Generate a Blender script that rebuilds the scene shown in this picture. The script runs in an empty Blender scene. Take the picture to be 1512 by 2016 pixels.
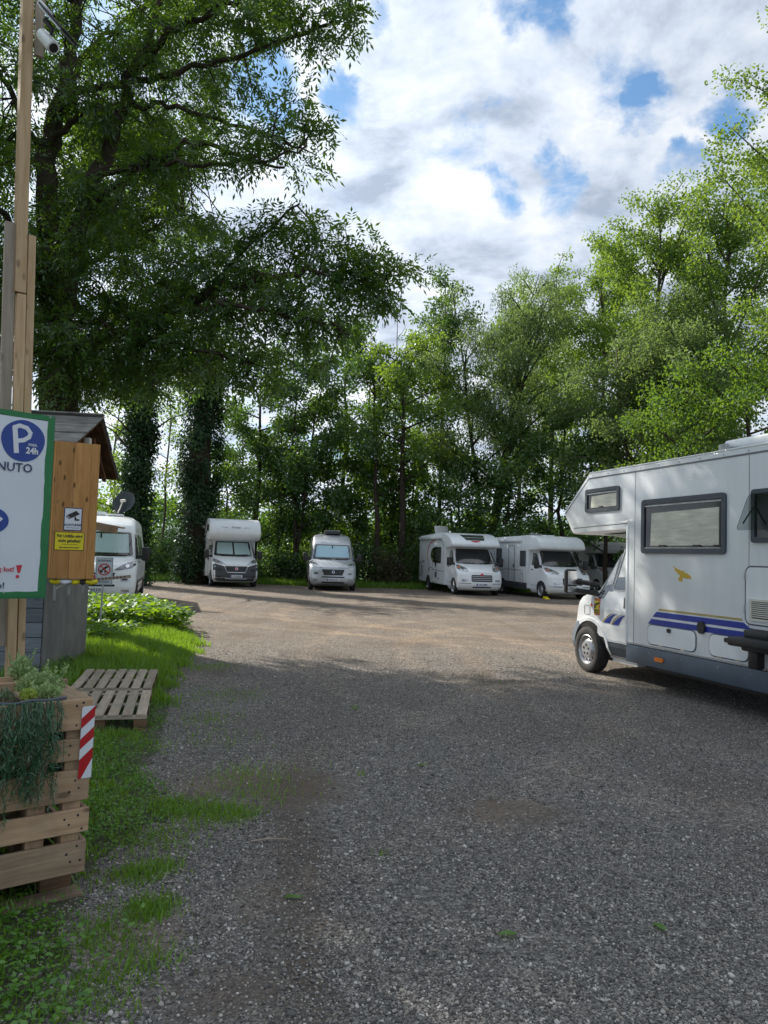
import bpy, bmesh, math, random
import numpy as np
from mathutils import Vector, Matrix, geometry
SC = bpy.context.scene
COL = SC.collection
rad = math.radians
PI = math.pi

# ------------------------------------------------------------------ camera, sky, sun, exposure
FPX, PITCH, ROLL, CAM_H = 1514.0, rad(3.25), rad(1.8), 1.6
_f = Vector((0, math.cos(PITCH), math.sin(PITCH)))
_u0 = Vector((0, -math.sin(PITCH), math.cos(PITCH)))
_r0 = Vector((1, 0, 0))
_r = math.cos(ROLL) * _r0 + math.sin(ROLL) * _u0
_u = -math.sin(ROLL) * _r0 + math.cos(ROLL) * _u0
cam_d = bpy.data.cameras.new('camera')
cam = bpy.data.objects.new('camera', cam_d)
COL.objects.link(cam)
cam_d.sensor_fit = 'VERTICAL'
cam_d.sensor_height = 36.0
cam_d.lens = 36.0 * FPX / 2016.0
cam_d.clip_start = 0.05
cam_d.clip_end = 3000
m3 = Matrix((_r, _u, -_f)).transposed()
cam.matrix_world = Matrix.Translation((0, 0, CAM_H)) @ m3.to_4x4()
SC.camera = cam

SUN_AZ, SUN_EL = rad(-46), rad(33)         # azimuth from +Y (the view direction), negative = to the left
world = bpy.data.worlds.new('World')
SC.world = world
world.use_nodes = True
SUN_DIR = Vector((math.sin(SUN_AZ) * math.cos(SUN_EL), math.cos(SUN_AZ) * math.cos(SUN_EL), math.sin(SUN_EL)))

def ray(px, py):
    return _f + (px - 756) / FPX * _r - (py - 1008) / FPX * _u
def at(px, py, Y):
    "the world point seen at this spot of the photograph, Y metres down the lot"
    d = ray(px, py)
    return Vector((0, 0, CAM_H)) + d * (Y / d.y)
def gnd(px, py, z=0.0):
    d = ray(px, py)
    return Vector((0, 0, CAM_H)) + d * ((z - CAM_H) / d.z)

def build_world():
    nt = world.node_tree
    N, L = nt.nodes, nt.links
    N.clear()
    out = N.new('ShaderNodeOutputWorld')
    bg = N.new('ShaderNodeBackground')
    bg.inputs['Strength'].default_value = 0.10
    L.new(bg.outputs[0], out.inputs[0])
    sky = N.new('ShaderNodeTexSky')
    sky.sky_type = 'NISHITA'
    sky.sun_disc = False
    sky.sun_elevation = SUN_EL
    sky.sun_rotation = SUN_AZ % (2 * PI)
    sky.air_density = 1.0
    sky.dust_density = 0.6
    sky.ozone_density = 2.0
    tc = N.new('ShaderNodeTexCoord')
    sep = N.new('ShaderNodeSeparateXYZ')
    L.new(tc.outputs['Generated'], sep.inputs[0])
    def math_(op, a, b=None, c=None, clamp=False):
        n = N.new('ShaderNodeMath')
        n.operation = op
        n.use_clamp = clamp
        for i, v in enumerate((a, b, c)):
            if v is None: continue
            if isinstance(v, (int, float)): n.inputs[i].default_value = v
            else: L.new(v, n.inputs[i])
        return n.outputs[0]
    zz = math_('ADD', math_('MAXIMUM', sep.outputs[2], 0.0), 0.16)
    comb = N.new('ShaderNodeCombineXYZ')
    L.new(math_('DIVIDE', sep.outputs[0], zz), comb.inputs[0])
    L.new(math_('DIVIDE', sep.outputs[1], zz), comb.inputs[1])
    def noise(scale, detail, rough, off, dist=0.0):
        mp = N.new('ShaderNodeMapping')
        mp.inputs['Location'].default_value = off
        L.new(comb.outputs[0], mp.inputs[0])
        n = N.new('ShaderNodeTexNoise')
        n.inputs['Scale'].default_value = scale
        n.inputs['Detail'].default_value = detail
        n.inputs['Roughness'].default_value = rough
        n.inputs['Distortion'].default_value = dist
        L.new(mp.outputs[0], n.inputs['Vector'])
        return n.outputs[0]
    big = noise(1.1, 3, 0.5, (3.1, 1.7, 0))
    mid = noise(3.2, 8, 0.60, (0.4, 5.2, 2), 0.25)
    shade = noise(4.2, 7, 0.60, (7.7, 2.2, 1), 0.2)
    wob = noise(5.0, 6, 0.62, (1.3, 9.1, 4), 0.4)
    cover = math_('ADD', math_('MULTIPLY', big, 0.55), math_('MULTIPLY', mid, 0.62))
    # gaps of clear sky between the clouds
    gap = None
    wv = N.new('ShaderNodeTexNoise'); wv.inputs['Scale'].default_value = 7.0; wv.inputs['Detail'].default_value = 6; wv.inputs['Roughness'].default_value = 0.6
    L.new(tc.outputs['Generated'], wv.inputs['Vector'])
    wm = N.new('ShaderNodeVectorMath'); wm.operation = 'MULTIPLY_ADD'
    L.new(wv.outputs['Color'], wm.inputs[0]); wm.inputs[1].default_value = (.19, .19, .19)
    wa = N.new('ShaderNodeVectorMath'); wa.operation = 'ADD'; L.new(tc.outputs['Generated'], wa.inputs[0]); wa.inputs[1].default_value = (-.095, -.095, -.095)
    L.new(wa.outputs[0], wm.inputs[2])
    wn = N.new('ShaderNodeVectorMath'); wn.operation = 'NORMALIZE'; L.new(wm.outputs[0], wn.inputs[0])
    for px, py, ang, amt in GAPS:
        g = ray(px, py).normalized()
        dt = N.new('ShaderNodeVectorMath')
        dt.operation = 'DOT_PRODUCT'
        L.new(wn.outputs[0], dt.inputs[0])
        dt.inputs[1].default_value = g
        ca = math.cos(rad(ang))
        v = math_('MULTIPLY', math_('DIVIDE', math_('SUBTRACT', dt.outputs['Value'], ca), 1 - ca, clamp=True), amt)
        gap = v if gap is None else math_('ADD', gap, v)
    cover = math_('SUBTRACT', cover, math_('MULTIPLY', gap, math_('MULTIPLY_ADD', wob, 2.0, -0.35, clamp=True)))
    mr = N.new('ShaderNodeMapRange')
    mr.interpolation_type = 'SMOOTHSTEP'
    mr.inputs['From Min'].default_value = 0.30
    mr.inputs['From Max'].default_value = 0.58
    L.new(cover, mr.inputs['Value'])
    rmp = N.new('ShaderNodeValToRGB')
    cr = rmp.color_ramp
    cr.elements[0].position = 0.36
    cr.elements[0].color = (2.6, 3.05, 3.85, 1)
    cr.elements[1].position = 0.63
    cr.elements[1].color = (5.6, 5.85, 6.2, 1)
    e = cr.elements.new(0.50)
    e.color = (4.25, 4.75, 5.5, 1)
    L.new(shade, rmp.inputs[0])
    # clouds are brighter round the sun and towards the horizon
    sd = N.new('ShaderNodeVectorMath')
    sd.operation = 'DOT_PRODUCT'
    L.new(tc.outputs['Generated'], sd.inputs[0])
    sd.inputs[1].default_value = SUN_DIR
    glow = math_('POWER', math_('MAXIMUM', sd.outputs['Value'], 0.0), 3.0)
    low = math_('POWER', math_('SUBTRACT', 1.0, math_('MAXIMUM', sep.outputs[2], 0.0)), 6.0)
    amp = math_('ADD', math_('MULTIPLY_ADD', glow, 0.7, 0.95), math_('MULTIPLY', low, 0.32))
    vm = N.new('ShaderNodeVectorMath')
    vm.operation = 'SCALE'
    L.new(rmp.outputs[0], vm.inputs[0])
    L.new(amp, vm.inputs['Scale'])
    mix = N.new('ShaderNodeMix')
    mix.data_type = 'RGBA'
    L.new(mr.outputs[0], mix.inputs['Factor'])
    skm = N.new('ShaderNodeVectorMath')
    skm.operation = 'MULTIPLY'
    L.new(sky.outputs[0], skm.inputs[0])
    skm.inputs[1].default_value = (0.9, 1.13, 1.2)
    L.new(skm.outputs[0], mix.inputs['A'])
    L.new(vm.outputs[0], mix.inputs['B'])
    L.new(mix.outputs['Result'], bg.inputs['Color'])
    world.cycles.sampling_method = 'MANUAL'
    world.cycles.sample_map_resolution = 512

GAPS = [(1015, 25, 3.4, .62), (1215, 140, 3.4, .44), (1285, 180, 2.6, .40), (680, 205, 2.2, .46), (1110, 330, 2.3, .44), (970, 365, 1.9, .44),
        (900, 300, 2.4, .42), (1420, 215, 2.2, .42), (510, 170, 3.0, .40), (1345, 345, 1.6, .3), (725, 60, 1.5, .3), (130, 20, 5, .4)]
build_world()

sun_d = bpy.data.lights.new('sun', 'SUN')
sun_d.energy = 5.0
sun_d.angle = rad(0.53)
sun_d.color = (1.0, 0.93, 0.82)
sun = bpy.data.objects.new('sun', sun_d)
COL.objects.link(sun)
sun.rotation_euler = (-SUN_DIR).to_track_quat('-Z', 'Y').to_euler()
sun.location = (-20, 20, 30)

SC.view_settings.view_transform = 'Standard'
SC.view_settings.look = 'None'
SC.view_settings.exposure = 0.62
SC.view_settings.gamma = 1.0
SC.view_settings.use_curve_mapping = False
SC.render.engine = 'CYCLES'
SC.cycles.use_denoising = True
SC.cycles.max_bounces = 7
SC.cycles.diffuse_bounces = 4
SC.cycles.glossy_bounces = 3
SC.cycles.transmission_bounces = 4
SC.cycles.transparent_max_bounces = 8
SC.cycles.caustics_reflective = False
SC.cycles.caustics_refractive = False
SC.cycles.use_adaptive_sampling = True
SC.cycles.adaptive_threshold = 0.015

# ------------------------------------------------------------------ tagging helpers
def tag(o, label=None, cat=None, group=None, kind=None):
    if label: o['label'] = label
    if cat: o['category'] = cat
    if group: o['group'] = group
    if kind: o['kind'] = kind
    return o
def empty(name, loc=(0, 0, 0), rz=0.0, parent=None):
    o = bpy.data.objects.new(name, None)
    o.empty_display_size = 0.2
    COL.objects.link(o)
    o.location = loc
    o.rotation_euler = (0, 0, rz)
    if parent: o.parent = parent
    return o
def obj(name, me, parent=None, loc=None, rot=None):
    o = bpy.data.objects.new(name, me)
    COL.objects.link(o)
    if parent: o.parent = parent
    if loc is not None: o.location = loc
    if rot is not None: o.rotation_euler = rot
    return o

# ------------------------------------------------------------------ materials
def mat(name, col, rough=0.6, metal=0.0, var=0.0, vscale=4.0, bump=0.0, bscale=30.0, spec=0.5, coat=0.0, stretch=None, col2=None, dirt=None):
    m = bpy.data.materials.new(name)
    m.use_nodes = True
    nt = m.node_tree
    N, L = nt.nodes, nt.links
    b = N['Principled BSDF']
    b.inputs['Base Color'].default_value = (*col, 1)
    b.inputs['Roughness'].default_value = rough
    b.inputs['Metallic'].default_value = metal
    b.inputs['Specular IOR Level'].default_value = spec
    b.inputs['Coat Weight'].default_value = coat
    b.inputs['Coat Roughness'].default_value = 0.06
    tc = N.new('ShaderNodeTexCoord')
    src = tc.outputs['Object']
    if stretch:
        mp = N.new('ShaderNodeMapping')
        mp.inputs['Scale'].default_value = stretch
        L.new(src, mp.inputs[0])
        oi = N.new('ShaderNodeObjectInfo')
        ms = N.new('ShaderNodeMath'); ms.operation = 'MULTIPLY'; ms.inputs[1].default_value = 37.0
        L.new(oi.outputs['Random'], ms.inputs[0])
        cb = N.new('ShaderNodeCombineXYZ')
        for i in range(3): L.new(ms.outputs[0], cb.inputs[i])
        L.new(cb.outputs[0], mp.inputs['Location'])
        src = mp.outputs[0]
    if var or col2:
        n = N.new('ShaderNodeTexNoise')
        n.inputs['Scale'].default_value = vscale
        n.inputs['Detail'].default_value = 6
        n.inputs['Roughness'].default_value = 0.6
        L.new(src, n.inputs['Vector'])
        r = N.new('ShaderNodeValToRGB')
        c2 = col2 or tuple(c * (1 - var) for c in col)
        c1 = col if col2 else tuple(min(1, c * (1 + var)) for c in col)
        r.color_ramp.elements[0].position = 0.32
        r.color_ramp.elements[0].color = (*c2, 1)
        r.color_ramp.elements[1].position = 0.68
        r.color_ramp.elements[1].color = (*c1, 1)
        L.new(n.outputs[0], r.inputs[0])
        L.new(r.outputs[0], b.inputs['Base Color'])
    if bump:
        n2 = N.new('ShaderNodeTexNoise')
        n2.inputs['Scale'].default_value = bscale
        n2.inputs['Detail'].default_value = 5
        L.new(src, n2.inputs['Vector'])
        bp = N.new('ShaderNodeBump')
        bp.inputs['Strength'].default_value = bump
        bp.inputs['Distance'].default_value = 0.01
        L.new(n2.outputs[0], bp.inputs['Height'])
        L.new(bp.outputs[0], b.inputs['Normal'])
    return m

def wood(name, c1, c2, knots=0.5, rough=0.75, grain=1.0, along=(1.2, 16, 16), weather=None):
    "boards run along their own X axis"
    m = bpy.data.materials.new(name)
    m.use_nodes = True
    nt = m.node_tree
    N, L = nt.nodes, nt.links
    b = N['Principled BSDF']
    b.inputs['Roughness'].default_value = rough
    b.inputs['Specular IOR Level'].default_value = 0.25
    tc = N.new('ShaderNodeTexCoord')
    oi = N.new('ShaderNodeObjectInfo')
    ml = N.new('ShaderNodeMath'); ml.operation = 'MULTIPLY'; ml.inputs[1].default_value = 53.0
    L.new(oi.outputs['Random'], ml.inputs[0])
    cb = N.new('ShaderNodeCombineXYZ')
    for i in range(3): L.new(ml.outputs[0], cb.inputs[i])
    ad = N.new('ShaderNodeVectorMath'); ad.operation = 'ADD'
    L.new(tc.outputs['Object'], ad.inputs[0]); L.new(cb.outputs[0], ad.inputs[1])
    mp = N.new('ShaderNodeMapping')
    mp.inputs['Scale'].default_value = along
    L.new(ad.outputs[0], mp.inputs[0])
    n = N.new('ShaderNodeTexNoise')
    n.inputs['Scale'].default_value = 2.2; n.inputs['Detail'].default_value = 9; n.inputs['Roughness'].default_value = 0.62
    n.inputs['Distortion'].default_value = 0.6
    L.new(mp.outputs[0], n.inputs['Vector'])
    r = N.new('ShaderNodeValToRGB')
    r.color_ramp.elements[0].position = 0.30; r.color_ramp.elements[0].color = (*c2, 1)
    r.color_ramp.elements[1].position = 0.66; r.color_ramp.elements[1].color = (*c1, 1)
    L.new(n.outputs[0], r.inputs[0])
    # per-board tint
    hs = N.new('ShaderNodeHueSaturation')
    mr = N.new('ShaderNodeMapRange')
    mr.inputs['To Min'].default_value = 0.78; mr.inputs['To Max'].default_value = 1.18
    L.new(oi.outputs['Random'], mr.inputs[0]); L.new(mr.outputs[0], hs.inputs['Value'])
    L.new(r.outputs[0], hs.inputs['Color'])
    last = hs.outputs[0]
    def overlay(fac, colr):
        nonlocal last
        mx = N.new('ShaderNodeMix'); mx.data_type = 'RGBA'
        L.new(fac, mx.inputs['Factor']); L.new(last, mx.inputs['A']); mx.inputs['B'].default_value = (*colr, 1)
        last = mx.outputs['Result']
    if knots:
        mk = N.new('ShaderNodeMapping'); mk.inputs['Scale'].default_value = (3.2, 7.5, 7.5)
        L.new(ad.outputs[0], mk.inputs[0])
        v = N.new('ShaderNodeTexVoronoi'); v.inputs['Scale'].default_value = 1.5
        L.new(mk.outputs[0], v.inputs['Vector'])
        r2 = N.new('ShaderNodeMapRange')
        r2.inputs['From Min'].default_value = 0.10; r2.inputs['From Max'].default_value = 0.20
        r2.inputs['To Min'].default_value = knots; r2.inputs['To Max'].default_value = 0.0
        L.new(v.outputs['Distance'], r2.inputs[0])
        overlay(r2.outputs[0], tuple(c * 0.22 for c in c2))
    if weather:
        w = N.new('ShaderNodeTexNoise'); w.inputs['Scale'].default_value = 5; w.inputs['Detail'].default_value = 6
        L.new(ad.outputs[0], w.inputs['Vector'])
        r3 = N.new('ShaderNodeMapRange')
        r3.inputs['From Min'].default_value = 0.45; r3.inputs['From Max'].default_value = 0.75
        r3.inputs['To Max'].default_value = 0.75
        L.new(w.outputs[0], r3.inputs[0])
        overlay(r3.outputs[0], weather)
    L.new(last, b.inputs['Base Color'])
    bp = N.new('ShaderNodeBump'); bp.inputs['Strength'].default_value = 0.35 * grain; bp.inputs['Distance'].default_value = 0.004
    L.new(n.outputs[0], bp.inputs['Height']); L.new(bp.outputs[0], b.inputs['Normal'])
    return m

def leafmat(name, dark, light, trans, tfac=0.45, gloss=0.05, rough=0.45):
    m = bpy.data.materials.new(name)
    m.use_nodes = True
    nt = m.node_tree
    N, L = nt.nodes, nt.links
    N.clear()
    out = N.new('ShaderNodeOutputMaterial')
    geo = N.new('ShaderNodeNewGeometry')
    r = N.new('ShaderNodeValToRGB')
    r.color_ramp.elements[0].color = (*dark, 1)
    r.color_ramp.elements[1].color = (*light, 1)
    L.new(geo.outputs['Random Per Island'], r.inputs[0])
    d = N.new('ShaderNodeBsdfDiffuse'); L.new(r.outputs[0], d.inputs[0])
    t = N.new('ShaderNodeBsdfTranslucent')
    mx = N.new('ShaderNodeMix'); mx.data_type = 'RGBA'; mx.inputs['Factor'].default_value = 0.6
    L.new(r.outputs[0], mx.inputs['A']); mx.inputs['B'].default_value = (*trans, 1)
    L.new(mx.outputs['Result'], t.inputs[0])
    ms = N.new('ShaderNodeMixShader'); ms.inputs[0].default_value = tfac
    L.new(d.outputs[0], ms.inputs[1]); L.new(t.outputs[0], ms.inputs[2])
    g = N.new('ShaderNodeBsdfGlossy'); g.inputs['Roughness'].default_value = rough
    g.inputs['Color'].default_value = (0.9, 0.95, 1, 1)
    ms2 = N.new('ShaderNodeMixShader'); ms2.inputs[0].default_value = gloss
    L.new(ms.outputs[0], ms2.inputs[1]); L.new(g.outputs[0], ms2.inputs[2])
    L.new(ms2.outputs[0], out.inputs[0])
    return m

M = {}
M['white'] = mat('white_paint', (0.85, 0.88, 0.91), 0.32, var=0.03, vscale=1.5, coat=0.5)
M['gelcoat'] = mat('white_gelcoat', (0.83, 0.87, 0.91), 0.34, col2=(0.75, 0.79, 0.83), vscale=2.6, coat=0.25, bump=0.03, bscale=4, stretch=(1.6, 1.6, .22))
M['cream'] = mat('cream_plastic', (0.66, 0.65, 0.58), 0.5)
M['silver'] = mat('silver_paint', (0.50, 0.53, 0.57), 0.33, metal=0.35, coat=0.5, var=0.03)
M['greycoach'] = mat('grey_coach', (0.42, 0.42, 0.42), 0.45, var=0.04)
M['black'] = mat('black_plastic', (0.018, 0.018, 0.02), 0.5, var=0.2, vscale=20)
M['darkgrey'] = mat('dark_grey_plastic', (0.05, 0.055, 0.065), 0.45, var=0.12, vscale=6)
M['rubber'] = mat('tyre_rubber', (0.022, 0.021, 0.021), 0.8, var=0.35, vscale=9, bump=0.2, bscale=60)
M['rim'] = mat('steel_rim', (0.42, 0.43, 0.45), 0.38, metal=0.75, var=0.1, vscale=12)
M['chrome'] = mat('chrome', (0.7, 0.7, 0.7), 0.15, metal=1.0)
M['acrylic'] = mat('tinted_acrylic', (0.016, 0.018, 0.020), 0.08, spec=0.4)
M['glass'] = mat('dark_glass', (0.012, 0.016, 0.018), 0.04, spec=0.9, coat=1.0)
M['blind'] = mat('sunblind_teal', (0.44, 0.60, 0.62), 0.25, spec=0.6, coat=0.9)
M['blindblue'] = mat('sunblind_blue', (0.30, 0.53, 0.64), 0.2, spec=0.7, coat=1.0)
M['lens'] = mat('headlight_lens', (0.42, 0.45, 0.48), 0.12, metal=0.5, coat=1.0, var=0.5, vscale=16)
M['lensdark'] = mat('headlight_smoke', (0.10, 0.11, 0.12), 0.12, metal=0.4, coat=1.0, var=0.7, vscale=18)
M['skirt'] = mat('skirt_bluegrey', (0.075, 0.105, 0.145), 0.45, var=0.18, vscale=3)
M['frame'] = mat('window_frame_grey', (0.06, 0.075, 0.095), 0.5)
M['blue'] = mat('blue_vinyl', (0.006, 0.026, 0.30), 0.35)
M['gold'] = mat('gold_vinyl', (0.42, 0.34, 0.13), 0.4)
M['eagle'] = mat('eagle_vinyl', (0.62, 0.40, 0.02), 0.45)
M['yellow'] = mat('yellow_sheet', (0.72, 0.60, 0.01), 0.45, var=0.05)
M['orange'] = mat('amber_plastic', (0.80, 0.20, 0.01), 0.3)
M['red'] = mat('red_film', (0.42, 0.008, 0.012), 0.35)
M['redsign'] = mat('red_print', (0.55, 0.02, 0.05), 0.45)
M['whitefilm'] = mat('white_film', (0.66, 0.70, 0.76), 0.4)
M['signwhite'] = mat('sign_white', (0.62, 0.68, 0.74), 0.38, var=0.05, vscale=2, coat=0.2)
M['signgreen'] = mat('sign_green_paint', (0.012, 0.17, 0.05), 0.5, var=0.1, vscale=5)
M['signblue'] = mat('sign_blue_print', (0.008, 0.045, 0.27), 0.4)
M['ink'] = mat('dark_print', (0.012, 0.03, 0.10), 0.5)
M['blackink'] = mat('black_print', (0.015, 0.015, 0.016), 0.5)
M['greyline'] = mat('grey_print', (0.16, 0.17, 0.18), 0.5)
M['galv'] = mat('galvanised_steel', (0.40, 0.41, 0.42), 0.45, metal=0.6, var=0.15, vscale=8)
M['concrete'] = mat('weathered_concrete_panel', (0.235, 0.23, 0.215), 0.85, col2=(0.15, 0.15, 0.145), vscale=3.2, bump=0.3, bscale=18)
M['plankgrey'] = wood('blue_grey_boards', (0.20, 0.225, 0.255), (0.115, 0.135, 0.16), 0.45, 0.85, 1.2)
M['roofwood'] = wood('silvered_roof_boards', (0.30, 0.295, 0.28), (0.13, 0.125, 0.12), 0.1, 0.9, 1.5, along=(1.0, 9, 9), weather=(0.09, 0.085, 0.08))
M['soffit'] = wood('stained_ply_soffit', (0.17, 0.085, 0.04), (0.045, 0.02, 0.01), 0.2, 0.8, 1.0, along=(9, 1.2, 6), weather=(0.02, 0.012, 0.008))
M['pine'] = wood('orange_pine_panel', (0.50, 0.265, 0.09), (0.35, 0.165, 0.05), 0.85, 0.5, 0.4, along=(1.0, 9, 9))
M['crate'] = wood('crate_pine', (0.52, 0.37, 0.235), (0.33, 0.215, 0.125), 0.7, 0.75, 0.8, weather=(0.19, 0.14, 0.10))
M['crateold'] = wood('crate_grey_pine', (0.37, 0.275, 0.185), (0.21, 0.148, 0.095), 0.6, 0.85, 1.0, weather=(0.14, 0.11, 0.09))
M['pallet'] = wood('pallet_silvered', (0.44, 0.38, 0.29), (0.26, 0.215, 0.16), 0.5, 0.85, 1.2, weather=(0.24, 0.22, 0.19))
M['palletold'] = wood('pallet_block_brown', (0.20, 0.125, 0.075), (0.09, 0.055, 0.035), 0.3, 0.9)
M['batten'] = wood('pole_batten', (0.58, 0.42, 0.26), (0.42, 0.28, 0.15), 0.6, 0.6, 0.6, along=(1.0, 14, 14))
M['battengrey'] = wood('pole_grey_batten', (0.33, 0.28, 0.23), (0.22, 0.18, 0.14), 0.4, 0.75, 0.8)
M['nail'] = mat('nail_rust', (0.03, 0.025, 0.022), 0.6)
M['bark'] = mat('dark_bark', (0.045, 0.034, 0.025), 0.95, var=0.45, vscale=9, bump=0.9, bscale=22)
M['barkgrey'] = mat('grey_bark', (0.10, 0.085, 0.065), 0.95, var=0.4, vscale=9, bump=0.8, bscale=22)
M['twig'] = mat('bare_twig', (0.10, 0.075, 0.055), 0.9)
M['ash'] = leafmat('ash_leaf', (0.014, 0.042, 0.009), (0.044, 0.112, 0.016), (0.30, 0.52, 0.03), 0.45, 0.05)
M['ashdark'] = leafmat('broad_leaf_dark', (0.022, 0.066, 0.015), (0.062, 0.145, 0.026), (0.24, 0.42, 0.03), 0.36, 0.05)
M['broad'] = leafmat('broad_leaf', (0.032, 0.085, 0.014), (0.075, 0.17, 0.024), (0.32, 0.50, 0.03), 0.45, 0.03, 0.6)
M['bright'] = leafmat('bright_leaf', (0.045, 0.115, 0.010), (0.095, 0.19, 0.018), (0.36, 0.52, 0.03), 0.5, 0.05)
M['poplar'] = leafmat('poplar_leaf', (0.052, 0.125, 0.018), (0.13, 0.24, 0.036), (0.42, 0.58, 0.05), 0.45, 0.035, 0.6)
M['willow'] = leafmat('willow_leaf', (0.062, 0.115, 0.038), (0.15, 0.23, 0.078), (0.36, 0.50, 0.10), 0.42, 0.03, 0.6)
M['ivy'] = leafmat('ivy_leaf', (0.008, 0.028, 0.009), (0.024, 0.066, 0.016), (0.08, 0.17, 0.02), 0.22, 0.025, 0.4)
M['shrub'] = leafmat('shrub_leaf', (0.018, 0.056, 0.013), (0.052, 0.125, 0.024), (0.15, 0.30, 0.03), 0.35, 0.05)
M['brownshrub'] = leafmat('bramble_leaf', (0.045, 0.05, 0.022), (0.10, 0.085, 0.05), (0.25, 0.22, 0.06), 0.35, 0.04)
M['grass'] = leafmat('grass_blade', (0.070, 0.170, 0.010), (0.165, 0.33, 0.022), (0.44, 0.66, 0.03), 0.42, 0.05)
M['weed'] = leafmat('weed_leaf', (0.05, 0.14, 0.008), (0.12, 0.27, 0.015), (0.40, 0.60, 0.02), 0.48, 0.06)
M['clover'] = leafmat('clover_leaf', (0.058, 0.165, 0.012), (0.13, 0.30, 0.022), (0.20, 0.42, 0.02), 0.4, 0.05)
M['sedum'] = leafmat('pale_sedum', (0.20, 0.32, 0.12), (0.42, 0.56, 0.24), (0.4, 0.5, 0.2), 0.2, 0.04)
M['fern'] = leafmat('plastic_fern', (0.014, 0.070, 0.024), (0.060, 0.200, 0.065), (0.05, 0.2, 0.06), 0.2, 0.10, 0.4)
M['flower'] = leafmat('lime_petal', (0.28, 0.38, 0.05), (0.42, 0.52, 0.09), (0.5, 0.6, 0.1), 0.3, 0.05)

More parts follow.
